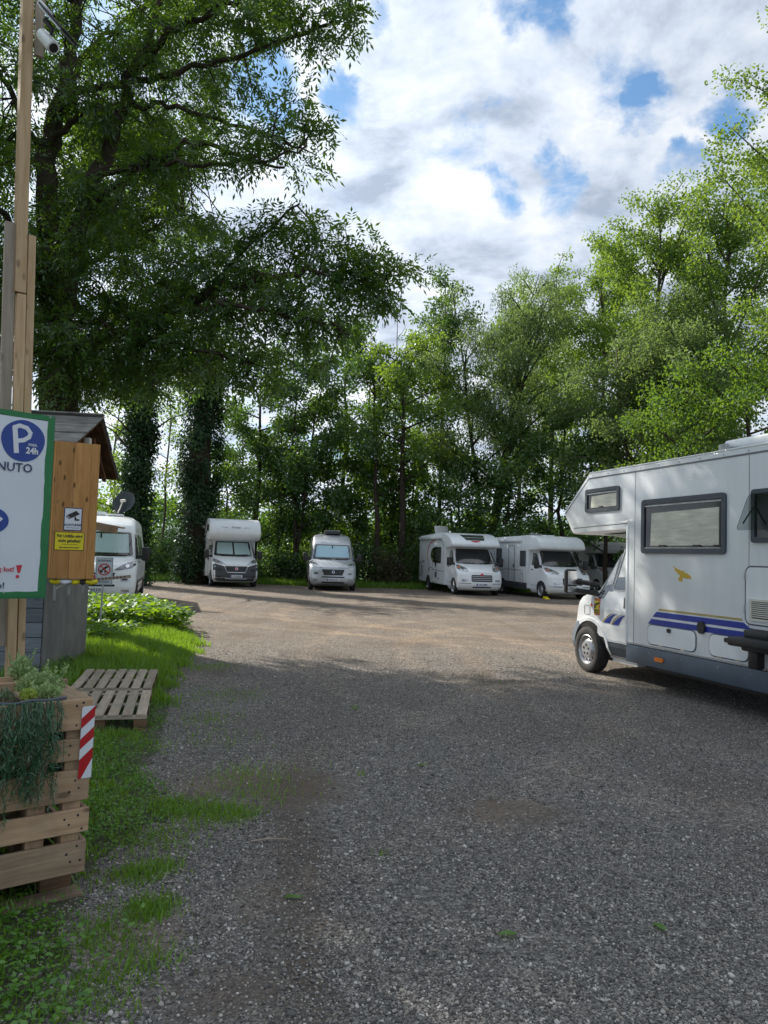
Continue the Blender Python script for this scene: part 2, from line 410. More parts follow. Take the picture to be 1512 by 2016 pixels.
def gravel_material():
    m = bpy.data.materials.new('gravel_lot_surface')
    m.use_nodes = True
    nt = m.node_tree
    N, L = nt.nodes, nt.links
    b = N['Principled BSDF']
    b.inputs['Roughness'].default_value = 0.88
    b.inputs['Specular IOR Level'].default_value = 0.3
    tc = N.new('ShaderNodeTexCoord')
    def vor(scale):
        v = N.new('ShaderNodeTexVoronoi'); v.inputs['Scale'].default_value = scale; v.inputs['Randomness'].default_value = 1.0
        L.new(tc.outputs['Object'], v.inputs['Vector']); return v
    def noi(scale, det=5):
        n = N.new('ShaderNodeTexNoise'); n.inputs['Scale'].default_value = scale; n.inputs['Detail'].default_value = det
        n.inputs['Roughness'].default_value = 0.62
        L.new(tc.outputs['Object'], n.inputs['Vector']); return n.outputs[0]
    def ramp(src, stops):
        r = N.new('ShaderNodeValToRGB')
        for i, (p, c) in enumerate(stops):
            e = r.color_ramp.elements[i] if i < 2 else r.color_ramp.elements.new(p)
            e.position = p; e.color = (*c, 1)
        L.new(src, r.inputs[0]); return r.outputs[0]
    def mixc(a, bb, f, mode='MIX'):
        mx = N.new('ShaderNodeMix'); mx.data_type = 'RGBA'; mx.blend_type = mode
        for k, v in (('A', a), ('B', bb), ('Factor', f)):
            if isinstance(v, float): mx.inputs[k].default_value = v
            elif isinstance(v, tuple): mx.inputs[k].default_value = (*v, 1)
            else: L.new(v, mx.inputs[k])
        return mx.outputs['Result']
    v1, v2 = vor(62), vor(26)
    sepc = N.new('ShaderNodeSeparateColor'); L.new(v1.outputs['Color'], sepc.inputs[0])
    sep2 = N.new('ShaderNodeSeparateColor'); L.new(v2.outputs['Color'], sep2.inputs[0])
    stone = ramp(sepc.outputs[0], [(0.0, (0.070, 0.066, 0.062)), (1.0, (0.48, 0.455, 0.42)), (0.35, (0.142, 0.135, 0.127)), (0.75, (0.25, 0.236, 0.214))])
    stone2 = ramp(sep2.outputs[1], [(0.0, (0.09, 0.085, 0.079)), (1.0, (0.32, 0.302, 0.278)), (0.6, (0.182, 0.172, 0.160))])
    c = mixc(stone, stone2, 0.35)
    # brown fines where wheels have ground the stones down, and long soft wheel tracks
    patch = noi(0.55, 6)
    pf = N.new('ShaderNodeMapRange'); pf.inputs['From Min'].default_value = 0.50; pf.inputs['From Max'].default_value = 0.72
    pf.inputs['To Max'].default_value = 0.75
    L.new(patch, pf.inputs[0])
    c = mixc(c, mixc((0.135, 0.108, 0.085), (0.085, 0.068, 0.055), noi(9)), pf.outputs[0])
    mpt = N.new('ShaderNodeMapping'); mpt.inputs['Rotation'].default_value = (0, 0, rad(8)); mpt.inputs['Scale'].default_value = (1.0, 0.07, 1)
    L.new(tc.outputs['Object'], mpt.inputs[0])
    nt2 = N.new('ShaderNodeTexNoise'); nt2.inputs['Scale'].default_value = 1.6; nt2.inputs['Detail'].default_value = 4
    L.new(mpt.outputs[0], nt2.inputs['Vector'])
    tf = N.new('ShaderNodeMapRange'); tf.inputs['From Min'].default_value = 0.52; tf.inputs['From Max'].default_value = 0.66; tf.inputs['To Max'].default_value = 0.45
    L.new(nt2.outputs[0], tf.inputs[0])
    c = mixc(c, (0.135, 0.112, 0.092), tf.outputs[0])
    # farther out the warm tone of the sunlit lot is put into the stone colour
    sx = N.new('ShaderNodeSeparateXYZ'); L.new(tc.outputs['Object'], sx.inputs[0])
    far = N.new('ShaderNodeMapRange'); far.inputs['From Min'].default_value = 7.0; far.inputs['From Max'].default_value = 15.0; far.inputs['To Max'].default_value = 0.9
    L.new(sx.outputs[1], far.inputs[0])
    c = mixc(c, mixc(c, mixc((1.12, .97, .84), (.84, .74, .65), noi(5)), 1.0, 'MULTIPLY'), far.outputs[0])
    # a worn earth track runs from the camera up the lot
    def track(x0, k, half):
        ml = N.new('ShaderNodeMath'); ml.operation = 'MULTIPLY_ADD'; ml.inputs[1].default_value = k; ml.inputs[2].default_value = -x0
        L.new(sx.outputs[1], ml.inputs[0])
        a2 = N.new('ShaderNodeMath'); a2.operation = 'ADD'; L.new(sx.outputs[0], a2.inputs[0]); L.new(ml.outputs[0], a2.inputs[1])
        n3 = N.new('ShaderNodeMath'); n3.operation = 'MULTIPLY_ADD'; n3.inputs[1].default_value = 0.5; n3.inputs[2].default_value = -0.25
        L.new(noi(1.4, 5), n3.inputs[0])
        a3 = N.new('ShaderNodeMath'); a3.operation = 'ADD'; L.new(a2.outputs[0], a3.inputs[0]); L.new(n3.outputs[0], a3.inputs[1])
        ab = N.new('ShaderNodeMath'); ab.operation = 'ABSOLUTE'; L.new(a3.outputs[0], ab.inputs[0])
        q = N.new('ShaderNodeMapRange'); q.inputs['From Min'].default_value = half; q.inputs['From Max'].default_value = 0.02
        q.inputs['To Max'].default_value = 0.68
        L.new(ab.outputs[0], q.inputs[0])
        fd = N.new('ShaderNodeMapRange'); fd.interpolation_type = 'SMOOTHSTEP'; fd.inputs['From Min'].default_value = 7.2; fd.inputs['From Max'].default_value = 4.6
        L.new(sx.outputs[1], fd.inputs[0])
        mm = N.new('ShaderNodeMath'); mm.operation = 'MULTIPLY'; L.new(q.outputs[0], mm.inputs[0]); L.new(fd.outputs[0], mm.inputs[1])
        return mm.outputs[0]
    c = mixc(c, mixc((0.078, 0.061, 0.047), (0.150, 0.122, 0.096), noi(24)), track(0.20, 0.145, 0.26))
    # brown hollows and pale curved wheel marks left by turning vehicles
    def dist_to(x0, y0, sx_=1.0):
        dx = N.new('ShaderNodeMath'); dx.operation = 'MULTIPLY_ADD'; dx.inputs[1].default_value = sx_; dx.inputs[2].default_value = -x0 * sx_; L.new(sx.outputs[0], dx.inputs[0])
        dy = N.new('ShaderNodeMath'); dy.operation = 'SUBTRACT'; dy.inputs[1].default_value = y0; L.new(sx.outputs[1], dy.inputs[0])
        cbn = N.new('ShaderNodeCombineXYZ'); L.new(dx.outputs[0], cbn.inputs[0]); L.new(dy.outputs[0], cbn.inputs[1])
        ln = N.new('ShaderNodeVectorMath'); ln.operation = 'LENGTH'; L.new(cbn.outputs[0], ln.inputs[0])
        nn = N.new('ShaderNodeMath'); nn.operation = 'MULTIPLY_ADD'; nn.inputs[1].default_value = .9; L.new(noi(1.9, 6), nn.inputs[0]); nn.inputs[2].default_value = -.45
        ad_ = N.new('ShaderNodeMath'); ad_.operation = 'ADD'; L.new(ln.outputs['Value'], ad_.inputs[0]); L.new(nn.outputs[0], ad_.inputs[1])
        return ad_.outputs[0]
    def hollow(x0, y0, r_, amt, sx_=1.0):
        q = N.new('ShaderNodeMapRange'); q.interpolation_type = 'SMOOTHSTEP'; q.inputs['From Min'].default_value = r_; q.inputs['From Max'].default_value = r_ * .25; q.inputs['To Max'].default_value = amt
        L.new(dist_to(x0, y0, sx_), q.inputs[0]); return q.outputs[0]
    for x0, y0, r_, amt, sx_ in ((-.62, 5.35, .62, .75, 1.0), (-1.0, 5.3, .5, .5, .8), (.88, 4.95, .45, .55, .8), (-1.0, 3.3, .35, .5, 1), (-.55, 2.9, .3, .6, 1), (1.6, 7.2, .8, .35, .6), (-.5, 7.6, .7, .3, .7), (2.6, 5.6, .6, .3, .7)):
        c = mixc(c, mixc((0.105, 0.078, 0.058), (0.175, 0.138, 0.108), noi(20)), hollow(x0, y0, r_, amt, sx_))
    def ring_(x0, y0, R_, half, amt):
        s1 = N.new('ShaderNodeMath'); s1.operation = 'SUBTRACT'; s1.inputs[1].default_value = R_; L.new(dist_to(x0, y0), s1.inputs[0])
        s2 = N.new('ShaderNodeMath'); s2.operation = 'ABSOLUTE'; L.new(s1.outputs[0], s2.inputs[0])
        q = N.new('ShaderNodeMapRange'); q.interpolation_type = 'SMOOTHSTEP'; q.inputs['From Min'].default_value = half; q.inputs['From Max'].default_value = half * .3; q.inputs['To Max'].default_value = amt
        L.new(s2.outputs[0], q.inputs[0]); return q.outputs[0]
    for x0, y0, R_, half, amt in ((5.0, 21.0, 6.0, .28, .55), (5.0, 21.0, 7.7, .28, .55), (4.0, 27.0, 10.5, .35, .5), (4.0, 27.0, 12.3, .35, .5), (-8, 12, 9.5, .3, .45), (-8, 12, 11.2, .3, .45), (9.0, 13.0, 8.6, .25, .45), (9.0, 13.0, 10.2, .25, .4)):
        c = mixc(c, mixc(c, (1.45, 1.36, 1.24), 1.0, 'MULTIPLY'), ring_(x0, y0, R_, half, amt))
    c = mixc(c, c, 0.0)
    L.new(c, b.inputs['Base Color'])
    hb = N.new('ShaderNodeMath'); hb.operation = 'ADD'
    L.new(v1.outputs['Distance'], hb.inputs[0]); L.new(v2.outputs['Distance'], hb.inputs[1])
    bp = N.new('ShaderNodeBump'); bp.invert = True; bp.inputs['Strength'].default_value = 0.85; bp.inputs['Distance'].default_value = 0.02
    L.new(hb.outputs[0], bp.inputs['Height']); L.new(bp.outputs[0], b.inputs['Normal'])
    return m
M['gravel'] = gravel_material()
M['soil'] = mat('verge_soil', (0.055, 0.06, 0.03), 0.95, col2=(0.035, 0.05, 0.016), vscale=5, bump=0.6, bscale=30)
M['meadow'] = mat('meadow_grass', (0.12, 0.24, 0.03), 0.95, col2=(0.07, 0.17, 0.02), vscale=0.8, bump=0.7, bscale=12)
M['litter'] = mat('wood_floor', (0.035, 0.035, 0.016), 0.95, col2=(0.03, 0.055, 0.014), vscale=2, bump=0.7, bscale=20)

def stone_material():
    m = bpy.data.materials.new('pebble_stone')
    m.use_nodes = True
    N, L = m.node_tree.nodes, m.node_tree.links
    b = N['Principled BSDF']; b.inputs['Roughness'].default_value = 0.8; b.inputs['Specular IOR Level'].default_value = 0.35
    oi = N.new('ShaderNodeObjectInfo')
    r = N.new('ShaderNodeValToRGB')
    st = [(0.0, (0.062, 0.059, 0.056)), (1.0, (0.58, 0.55, 0.51)), (0.30, (0.130, 0.124, 0.118)), (0.62, (0.220, 0.210, 0.196)), (0.82, (0.285, 0.256, 0.218)), (0.94, (0.40, 0.38, 0.35))]
    for i, (p, c) in enumerate(st):
        e = r.color_ramp.elements[i] if i < 2 else r.color_ramp.elements.new(p)
        e.position = p; e.color = (*c, 1)
    L.new(oi.outputs['Random'], r.inputs[0]); L.new(r.outputs[0], b.inputs['Base Color'])
    return m
M['pebble'] = stone_material()

# ------------------------------------------------------------------ mesh helpers
def mesh(name, verts, faces, mats, smooth=False, fm=None, recalc=False):
    me = bpy.data.meshes.new(name)
    me.from_pydata([tuple(v) for v in verts], [], [tuple(f) for f in faces])
    for m_ in (mats if isinstance(mats, (list, tuple)) else [mats]): me.materials.append(m_)
    if fm is not None: me.polygons.foreach_set('material_index', fm)
    if recalc:
        bm = bmesh.new(); bm.from_mesh(me)
        bmesh.ops.recalc_face_normals(bm, faces=bm.faces)
        bm.to_mesh(me); bm.free()
    if smooth: me.polygons.foreach_set('use_smooth', [True] * len(me.polygons))
    me.update()
    return me
def np_mesh(name, V, Q, mats, fm=None, smooth=False, tri=None):
    "fast mesh from numpy quads (and tris)"
    me = bpy.data.meshes.new(name)
    Q = np.asarray(Q, np.int32).reshape(-1, 4)
    T = np.zeros((0, 3), np.int32) if tri is None else np.asarray(tri, np.int32).reshape(-1, 3)
    nq, n3 = len(Q), len(T)
    me.vertices.add(len(V)); me.vertices.foreach_set('co', np.asarray(V, np.float32).ravel())
    me.loops.add(nq * 4 + n3 * 3)
    me.loops.foreach_set('vertex_index', np.concatenate([Q.ravel(), T.ravel()]))
    me.polygons.add(nq + n3)
    me.polygons.foreach_set('loop_start', np.concatenate([np.arange(nq) * 4, nq * 4 + np.arange(n3) * 3]).astype(np.int32))
    for m_ in (mats if isinstance(mats, (list, tuple)) else [mats]): me.materials.append(m_)
    if fm is not None: me.polygons.foreach_set('material_index', np.asarray(fm, np.int32))
    if smooth: me.polygons.foreach_set('use_smooth', np.ones(nq + n3, bool))
    me.update(calc_edges=True)
    return me
class MB:
    "collects shapes into one mesh"
    def __init__(s): s.v, s.f, s.m = [], [], []
    def add(s, V, F, mi=0):
        o = len(s.v); s.v += [tuple(p) for p in V]; s.f += [tuple(i + o for i in f) for f in F]; s.m += [mi] * len(F); return s
    def box(s, x0, x1, y0, y1, z0, z1, mi=0):
        return s.add([(x0, y0, z0), (x1, y0, z0), (x1, y1, z0), (x0, y1, z0), (x0, y0, z1), (x1, y0, z1), (x1, y1, z1), (x0, y1, z1)],
                     [(0, 3, 2, 1), (4, 5, 6, 7), (0, 1, 5, 4), (1, 2, 6, 5), (2, 3, 7, 6), (3, 0, 4, 7)], mi)
    def tube(s, pts, rs, n=8, mi=0, cap=True):
        V, F = tube(pts, rs, n, cap); return s.add(V, F, mi)
    def build(s, name, mats, parent=None, bevel=0.0, smooth=False, seg=2, **k):
        me = mesh(name, s.v, s.f, mats, smooth, s.m)
        if bevel: bevel_mesh(me, bevel, seg)
        return obj(name, me, parent, **k)
def bevel_mesh(me, w, seg=2, ang=30):
    bm = bmesh.new(); bm.from_mesh(me)
    es = [e for e in bm.edges if len(e.link_faces) == 2 and e.calc_face_angle(0) > rad(ang)]
    bmesh.ops.bevel(bm, geom=es, offset=w, segments=seg, profile=0.5, affect='EDGES', clamp_overlap=True)
    bm.to_mesh(me); bm.free()
    me.polygons.foreach_set('use_smooth', [True] * len(me.polygons))
    try: me.set_sharp_from_angle(angle=rad(40))
    except Exception: pass
def tube(pts, rs, n=8, cap=True):
    pts = [Vector(p) for p in pts]
    if isinstance(rs, (int, float)): rs = [rs] * len(pts)
    V, F = [], []
    side = None
    for i, p in enumerate(pts):
        d = (pts[min(i + 1, len(pts) - 1)] - pts[max(i - 1, 0)]).normalized()
        if side is None:
            side = d.cross(Vector((0.31, 0.17, 0.93)))
            if side.length < 0.1: side = d.cross(Vector((1, 0, 0)))
        side = (side - d * side.dot(d)).normalized()
        up = d.cross(side)
        for k in range(n):
            a = 2 * PI * k / n
            V.append(p + (side * math.cos(a) + up * math.sin(a)) * rs[i])
    for i in range(len(pts) - 1):
        for k in range(n):
            F.append((i * n + k, i * n + (k + 1) % n, (i + 1) * n + (k + 1) % n, (i + 1) * n + k))
    if cap:
        F.append(tuple(reversed(range(n)))); F.append(tuple((len(pts) - 1) * n + k for k in range(n)))
    return V, F
def lathe_x(prof, n=28, x_sign=1):
    "profile of (radius, x) turned about the X axis"
    V, F = [], []
    for r_, x in prof:
        for k in range(n):
            a = 2 * PI * k / n
            V.append((x * x_sign, r_ * math.cos(a), r_ * math.sin(a)))
    for i in range(len(prof) - 1):
        for k in range(n):
            F.append((i * n + k, i * n + (k + 1) % n, (i + 1) * n + (k + 1) % n, (i + 1) * n + k))
    return V, F
def rrect(a0, b0, a1, b1, r=0.04, n=4):
    P = []
    for cx, cy, s in ((a1 - r, b1 - r, 0), (a0 + r, b1 - r, 90), (a0 + r, b0 + r, 180), (a1 - r, b0 + r, 270)):
        for i in range(n + 1):
            t = rad(s + 90 * i / n); P.append((cx + r * math.cos(t), cy + r * math.sin(t)))
    return P
def circle(cx, cy, r, n=24):
    return [(cx + r * math.cos(2 * PI * i / n), cy + r * math.sin(2 * PI * i / n)) for i in range(n)]
def inside(p, poly):
    c = False
    for i in range(len(poly)):
        (x1, y1), (x2, y2) = poly[i], poly[i - 1]
        if (y1 > p[1]) != (y2 > p[1]) and p[0] < (x2 - x1) * (p[1] - y1) / (y2 - y1) + x1: c = not c
    return c
def patch_geo(poly, fn, off, back, step):
    "polygon laid on a surface: fn(a, b, offset) -> point. Front at `off`, side walls down to `back`"
    pts = []
    n = len(poly)
    if step:
        for i in range(n):
            (a, b), (c, d) = poly[i], poly[(i + 1) % n]
            k = max(1, int(math.hypot(c - a, d - b) / step))
            pts += [(a + (c - a) * j / k, b + (d - b) * j / k) for j in range(k)]
    else: pts = list(poly)
    nb = len(pts)
    allp = list(pts)
    if step:
        xs = [p[0] for p in pts]; ys = [p[1] for p in pts]
        x = min(xs) + step * .5
        while x < max(xs):
            y = min(ys) + step * .5
            while y < max(ys):
                if inside((x, y), pts) and min((x - q[0]) ** 2 + (y - q[1]) ** 2 for q in pts) > (step * .45) ** 2: allp.append((x, y))
                y += step
            x += step
    vs, es, fs, ov, oe, of = geometry.delaunay_2d_cdt([Vector(p) for p in allp], [(i, (i + 1) % nb) for i in range(nb)], [], 1, 1e-6)
    V = [fn(v.x, v.y, off) for v in vs]
    F = [tuple(f) for f in fs]
    cnt = {}
    for f in F:
        for i in range(3):
            e = (f[i], f[(i + 1) % 3]); cnt[e] = cnt.get(e, 0) + 1
    edge = [e for e in cnt if (e[1], e[0]) not in cnt]
    m_ = {}
    for e in edge:
        for i in e:
            if i not in m_: m_[i] = len(V); V.append(fn(vs[i].x, vs[i].y, back))
    F += [(e[1], e[0], m_[e[0]], m_[e[1]]) for e in edge]
    return V, F
def patch(name, poly, fn, m_, parent, off=0.006, back=-0.01, step=None, smooth=False):
    V, F = patch_geo(poly, fn, off, back, step)
    me = mesh(name, V, F, m_, False, None, recalc=True)
    return obj(name, me, parent)
def ring(name, outer, inner, fn, m_, parent, off=0.015, back=-0.01):
    n = len(outer)
    V = [fn(a, b, off) for a, b in outer] + [fn(a, b, off) for a, b in inner] + [fn(a, b, back) for a, b in outer] + [fn(a, b, back) for a, b in inner]
    F = []
    for i in range(n):
        j = (i + 1) % n
        F += [(i, j, n + j, n + i), (2 * n + i, 2 * n + j, j, i), (n + i, n + j, 3 * n + j, 3 * n + i)]
    return obj(name, mesh(name, V, F, m_, recalc=True), parent)
def prism(name, poly, x0, x1, m_, parent, bevel=0.0, seg=3):
    "side profile (y, z) carried across from x0 to x1"
    n = len(poly)
    V = [(x0, a, b) for a, b in poly] + [(x1, a, b) for a, b in poly]
    F = [tuple(range(n)), tuple(reversed(range(n, 2 * n)))] + [(i, i + n, (i + 1) % n + n, (i + 1) % n) for i in range(n)]
    me = mesh(name, V, F, m_, recalc=True)
    if bevel: bevel_mesh(me, bevel, seg, 24)
    return obj(name, me, parent)
def text(body, size, mw, m_, parent, align='LEFT', name='lettering', squeeze=1.0, bold=0.0, italic=0.0, ext=0.0006):
    cu = bpy.data.curves.new(name, 'FONT')
    cu.body = body; cu.size = size; cu.align_x = align; cu.align_y = 'CENTER'
    cu.extrude = ext; cu.offset = bold; cu.shear = italic; cu.resolution_u = 2
    cu.materials.append(m_)
    tmp = bpy.data.objects.new(name, cu)
    COL.objects.link(tmp)
    me = bpy.data.meshes.new_from_object(tmp)
    bpy.data.objects.remove(tmp)
    me.name = name
    if not me.materials: me.materials.append(m_)
    o = bpy.data.objects.new(name, me)
    COL.objects.link(o)
    o.parent = parent
    o.matrix_local = mw @ Matrix.Diagonal((squeeze, 1, 1, 1))
    return o
def basis(o, ex, ey):
    ex, ey = Vector(ex).normalized(), Vector(ey).normalized()
    ez = ex.cross(ey)
    m_ = Matrix((ex, ey, ez)).transposed().to_4x4()
    m_.translation = Vector(o)
    return m_
_bc = {}
def board(parent, size, m_, mw, name='plank', bevel=0.004):
    "one board: size along its own x, y, z, centred; mesh data shared between equal boards"
    key = (tuple(round(s, 4) for s in size), m_.name, name)
    if key not in _bc:
        b = MB().box(-size[0] / 2, size[0] / 2, -size[1] / 2, size[1] / 2, -size[2] / 2, size[2] / 2)
        me = mesh(name, b.v, b.f, m_)
        if bevel: bevel_mesh(me, bevel, 1)
        _bc[key] = me
    o = obj(name, _bc[key], parent)
    o.matrix_local = mw
    return o
# ------------------------------------------------------------------ vehicles
class Cab:
    "van front: local y runs back from the nose, x across, z up"
    PROF = [(0.22, .18), (0.30, .07), (0.42, .01), (0.55, .0), (0.72, .02), (0.90, .06), (1.00, .11), (1.08, .19), (1.16, .34), (1.27, .62), (1.345, .86), (1.60, 1.07), (2.03, 1.42)]
    WID = [(0.22, .90), (0.35, .98), (0.60, 1.01), (1.10, 1.02), (1.35, .99), (2.03, .885)]
    BOW = [(0.2, .24), (0.9, .26), (1.1, .30), (1.35, .30), (2.03, .17)]
    def __init__(s, roof='coach', r=.13):
        s.prof, s.wid, s.bow_, s.r = list(s.PROF), list(s.WID), list(s.BOW), r
        if roof == 'coach':
            s.prof += [(2.10, 1.50), (2.16, 1.66)]; s.wid += [(2.16, .86)]; s.bow_ += [(2.16, .15)]
        else:
            s.prof += [(2.11, 1.50), (2.22, 1.66), (2.35, 1.95), (2.45, 2.30), (2.51, 2.7), (2.545, 3.2)]
            s.wid += [(2.30, .85), (2.42, .80), (2.50, .70), (2.545, .45)]; s.bow_ += [(2.3, .15), (2.545, .06)]
        s.zmax = s.prof[-1][0]
    @staticmethod
    def _i(t, z): return float(np.interp(z, [a for a, _ in t], [b for _, b in t]))
    def W(s, z): return s._i(s.wid, z)
    def F(s, x, z):
        w = s.W(z); a = min(abs(x), w)
        y = s._i(s.prof, z) + s._i(s.bow_, z) * (a / w) ** 2.4
        if a > w - s.r:
            t = min(1.0, (a - (w - s.r)) / s.r); y += s.r * (1 - math.sqrt(max(0, 1 - t * t)))
        return y
    def front(s, x, z, off): return (x, s.F(x, z) - off * 0.85, z + off * 0.3)
    def side(s, sg): return lambda y, z, off: (sg * (s.W(z) + off), y, z)
    def shell(s, name, m_, parent, y_end):
        zs = sorted(set([round(z, 3) for z in np.linspace(.22, s.zmax, 34)] + [p[0] for p in s.prof]))
        us = [math.sin(t * PI / 2) for t in np.linspace(-1, 1, 29)]
        V, F = [], []
        nc = None
        for z in zs:
            w = s.W(z); ye = s.F(w, z)
            row = [(-w, y_end + (ye - y_end) * t, z) for t in (0, .3, .6, .85)] + [(w * u, s.F(w * u, z), z) for u in us] + [(w, y_end + (ye - y_end) * t, z) for t in (.85, .6, .3, 0)]
            nc = len(row); V += row
        for i in range(len(zs) - 1):
            for k in range(nc - 1):
                F.append((i * nc + k, i * nc + k + 1, (i + 1) * nc + k + 1, (i + 1) * nc + k))
            F.append((i * nc + nc - 1, i * nc, (i + 1) * nc, (i + 1) * nc + nc - 1))
        top = (len(zs) - 1) * nc
        F.append(tuple(top + k for k in range(nc))); F.append(tuple(reversed(range(nc))))
        me = mesh(name, V, F, m_, True, None, recalc=True)
        try: me.set_sharp_from_angle(angle=rad(38))
        except Exception: pass
        return obj(name, me, parent)

_wheel = {}
def wheel(parent, x, y, r=.335, wd=.21, fancy=False):
    sg = 1 if x > 0 else -1
    w = empty('wheel', (x, y, r), 0, parent)
    key = (sg, r, fancy)
    if key not in _wheel:
        n = 48 if fancy else 28
        h = wd / 2
        V, F = lathe_x([(r * .60, -h * .8), (r * .64, -h), (r * .90, -h * 1.02), (r * .985, -h * .8), (r, -h * .4), (r, h * .4), (r * .985, h * .8), (r * .955, h * .95), (r * .90, h * 1.02), (r * .80, h * 1.06), (r * .70, h * 1.03), (r * .655, h * .95), (r * .60, h * .8)], n, sg)
        ty = mesh('tyre', V, F, M['rubber'], True, None, True)
        b = MB()
        V, F = lathe_x([(r * .655, h * .92), (r * .63, h * .98), (r * .60, h * .85), (r * .56, h * .55), (r * .50, h * .52), (r * .46, h * .62), (r * .40, h * .80), (r * .37, h * .98), (r * .30, h * 1.02), (r * .20, h * 1.0), (.001, h * .98)], n, sg)
        b.add(V, F, 0)
        nh = 12 if fancy else 8
        for i in range(nh):      # vent holes round the rim
            a = 2 * PI * (i + .5) / nh; q = r * .475
            V, F = lathe_x([(r * .048, -.004), (r * .044, .004), (.0005, .005)], 8, sg)
            b.add([(vx + sg * (h * .63), vy + q * math.cos(a), vz + q * math.sin(a)) for vx, vy, vz in V], F, 1)
        for i in range(5):       # wheel bolts
            a = 2 * PI * i / 5 + .3; q = r * .20
            V, F = lathe_x([(r * .06, -.004), (r * .055, .006), (.0005, .007)], 8, sg)
            b.add([(vx + sg * h, vy + q * math.cos(a), vz + q * math.sin(a)) for vx, vy, vz in V], F, 1)
        rm = mesh('rim', b.v, b.f, [M['rim'], M['black']], True, b.m, True)
        try: rm.set_sharp_from_angle(angle=rad(40))
        except Exception: pass
        _wheel[key] = (ty, rm)
    ty, rm = _wheel[key]
    obj('tyre', ty, w); obj('rim', rm, w)
    return w
def sideflat(sg, x): return lambda y, z, off: (sg * (x + off), y, z)
def arch(parent, fn, y, r=.41, z0=.24):
    P = [(y + r * math.cos(t), .34 + r * math.sin(t)) for t in np.linspace(-.25, PI + .25, 20)]
    return patch('wheel_arch', P, fn, M['black'], parent, .004, -.01, .12)
def coach_window(parent, fn, y0, z0, y1, z1, r=.05, fr=.035, m_=None):
    f_ = patch('window', rrect(y0, z0, y1, z1, r), fn, M['darkgrey'], parent, .016)
    patch('pane', rrect(y0 + fr, z0 + fr, y1 - fr, z1 - fr, r * .7), fn, m_ or M['glass'], f_, .022, .01)
    return f_
def outline(name, parent, fn, y0, z0, y1, z1, r=.05, w=.012, m_=None, off=.004):
    return ring(name, rrect(y0, z0, y1, z1, r), rrect(y0 + w, z0 + w, y1 - w, z1 - w, max(.004, r - w)), fn, m_ or M['greyline'], parent, off)
def plate(parent, C, z, txt, sz=.092):
    y = C._i(C.prof, z)
    p = MB().box(-.26, .26, y - .035, y - .01, z - .055, z + .055).build('licence_plate', M['whitefilm'], parent, bevel=.006)
    MB().box(-.255, -.215, y - .039, y - .033, z - .05, z + .05).build('blue_band', M['signblue'], p)
    text(txt, sz, basis((.018, y - .037, z), (1, 0, 0), (0, 0, 1)), M['blackink'], p, 'CENTER', bold=.002, squeeze=.86)
    return p
def mirror(parent, sg, y=1.02, z=1.42, x=1.0, m_='black'):
    mi = MB().box(x + .10, x + .31, y - .07, y + .06, z - .17, z + .21)
    mi.v = [(sg * a, b, c) for a, b, c in mi.v]
    mi.f = [tuple(reversed(f)) for f in mi.f] if sg < 0 else mi.f
    o = mi.build('wing_mirror', M[m_], parent, bevel=.05, seg=3)
    a = MB().box(x - .06, x + .14, y - .03, y + .03, z - .12, z - .02)
    a.v = [(sg * q, b, c) for q, b, c in a.v]
    a.build('mirror_arm', M['black'], o, bevel=.01)
    g = MB().box(x + .125, x + .285, y + .058, y + .066, z - .14, z + .18)
    g.v = [(sg * q, b, c) for q, b, c in g.v]
    g.build('mirror_glass', M['chrome'], o)
    return o
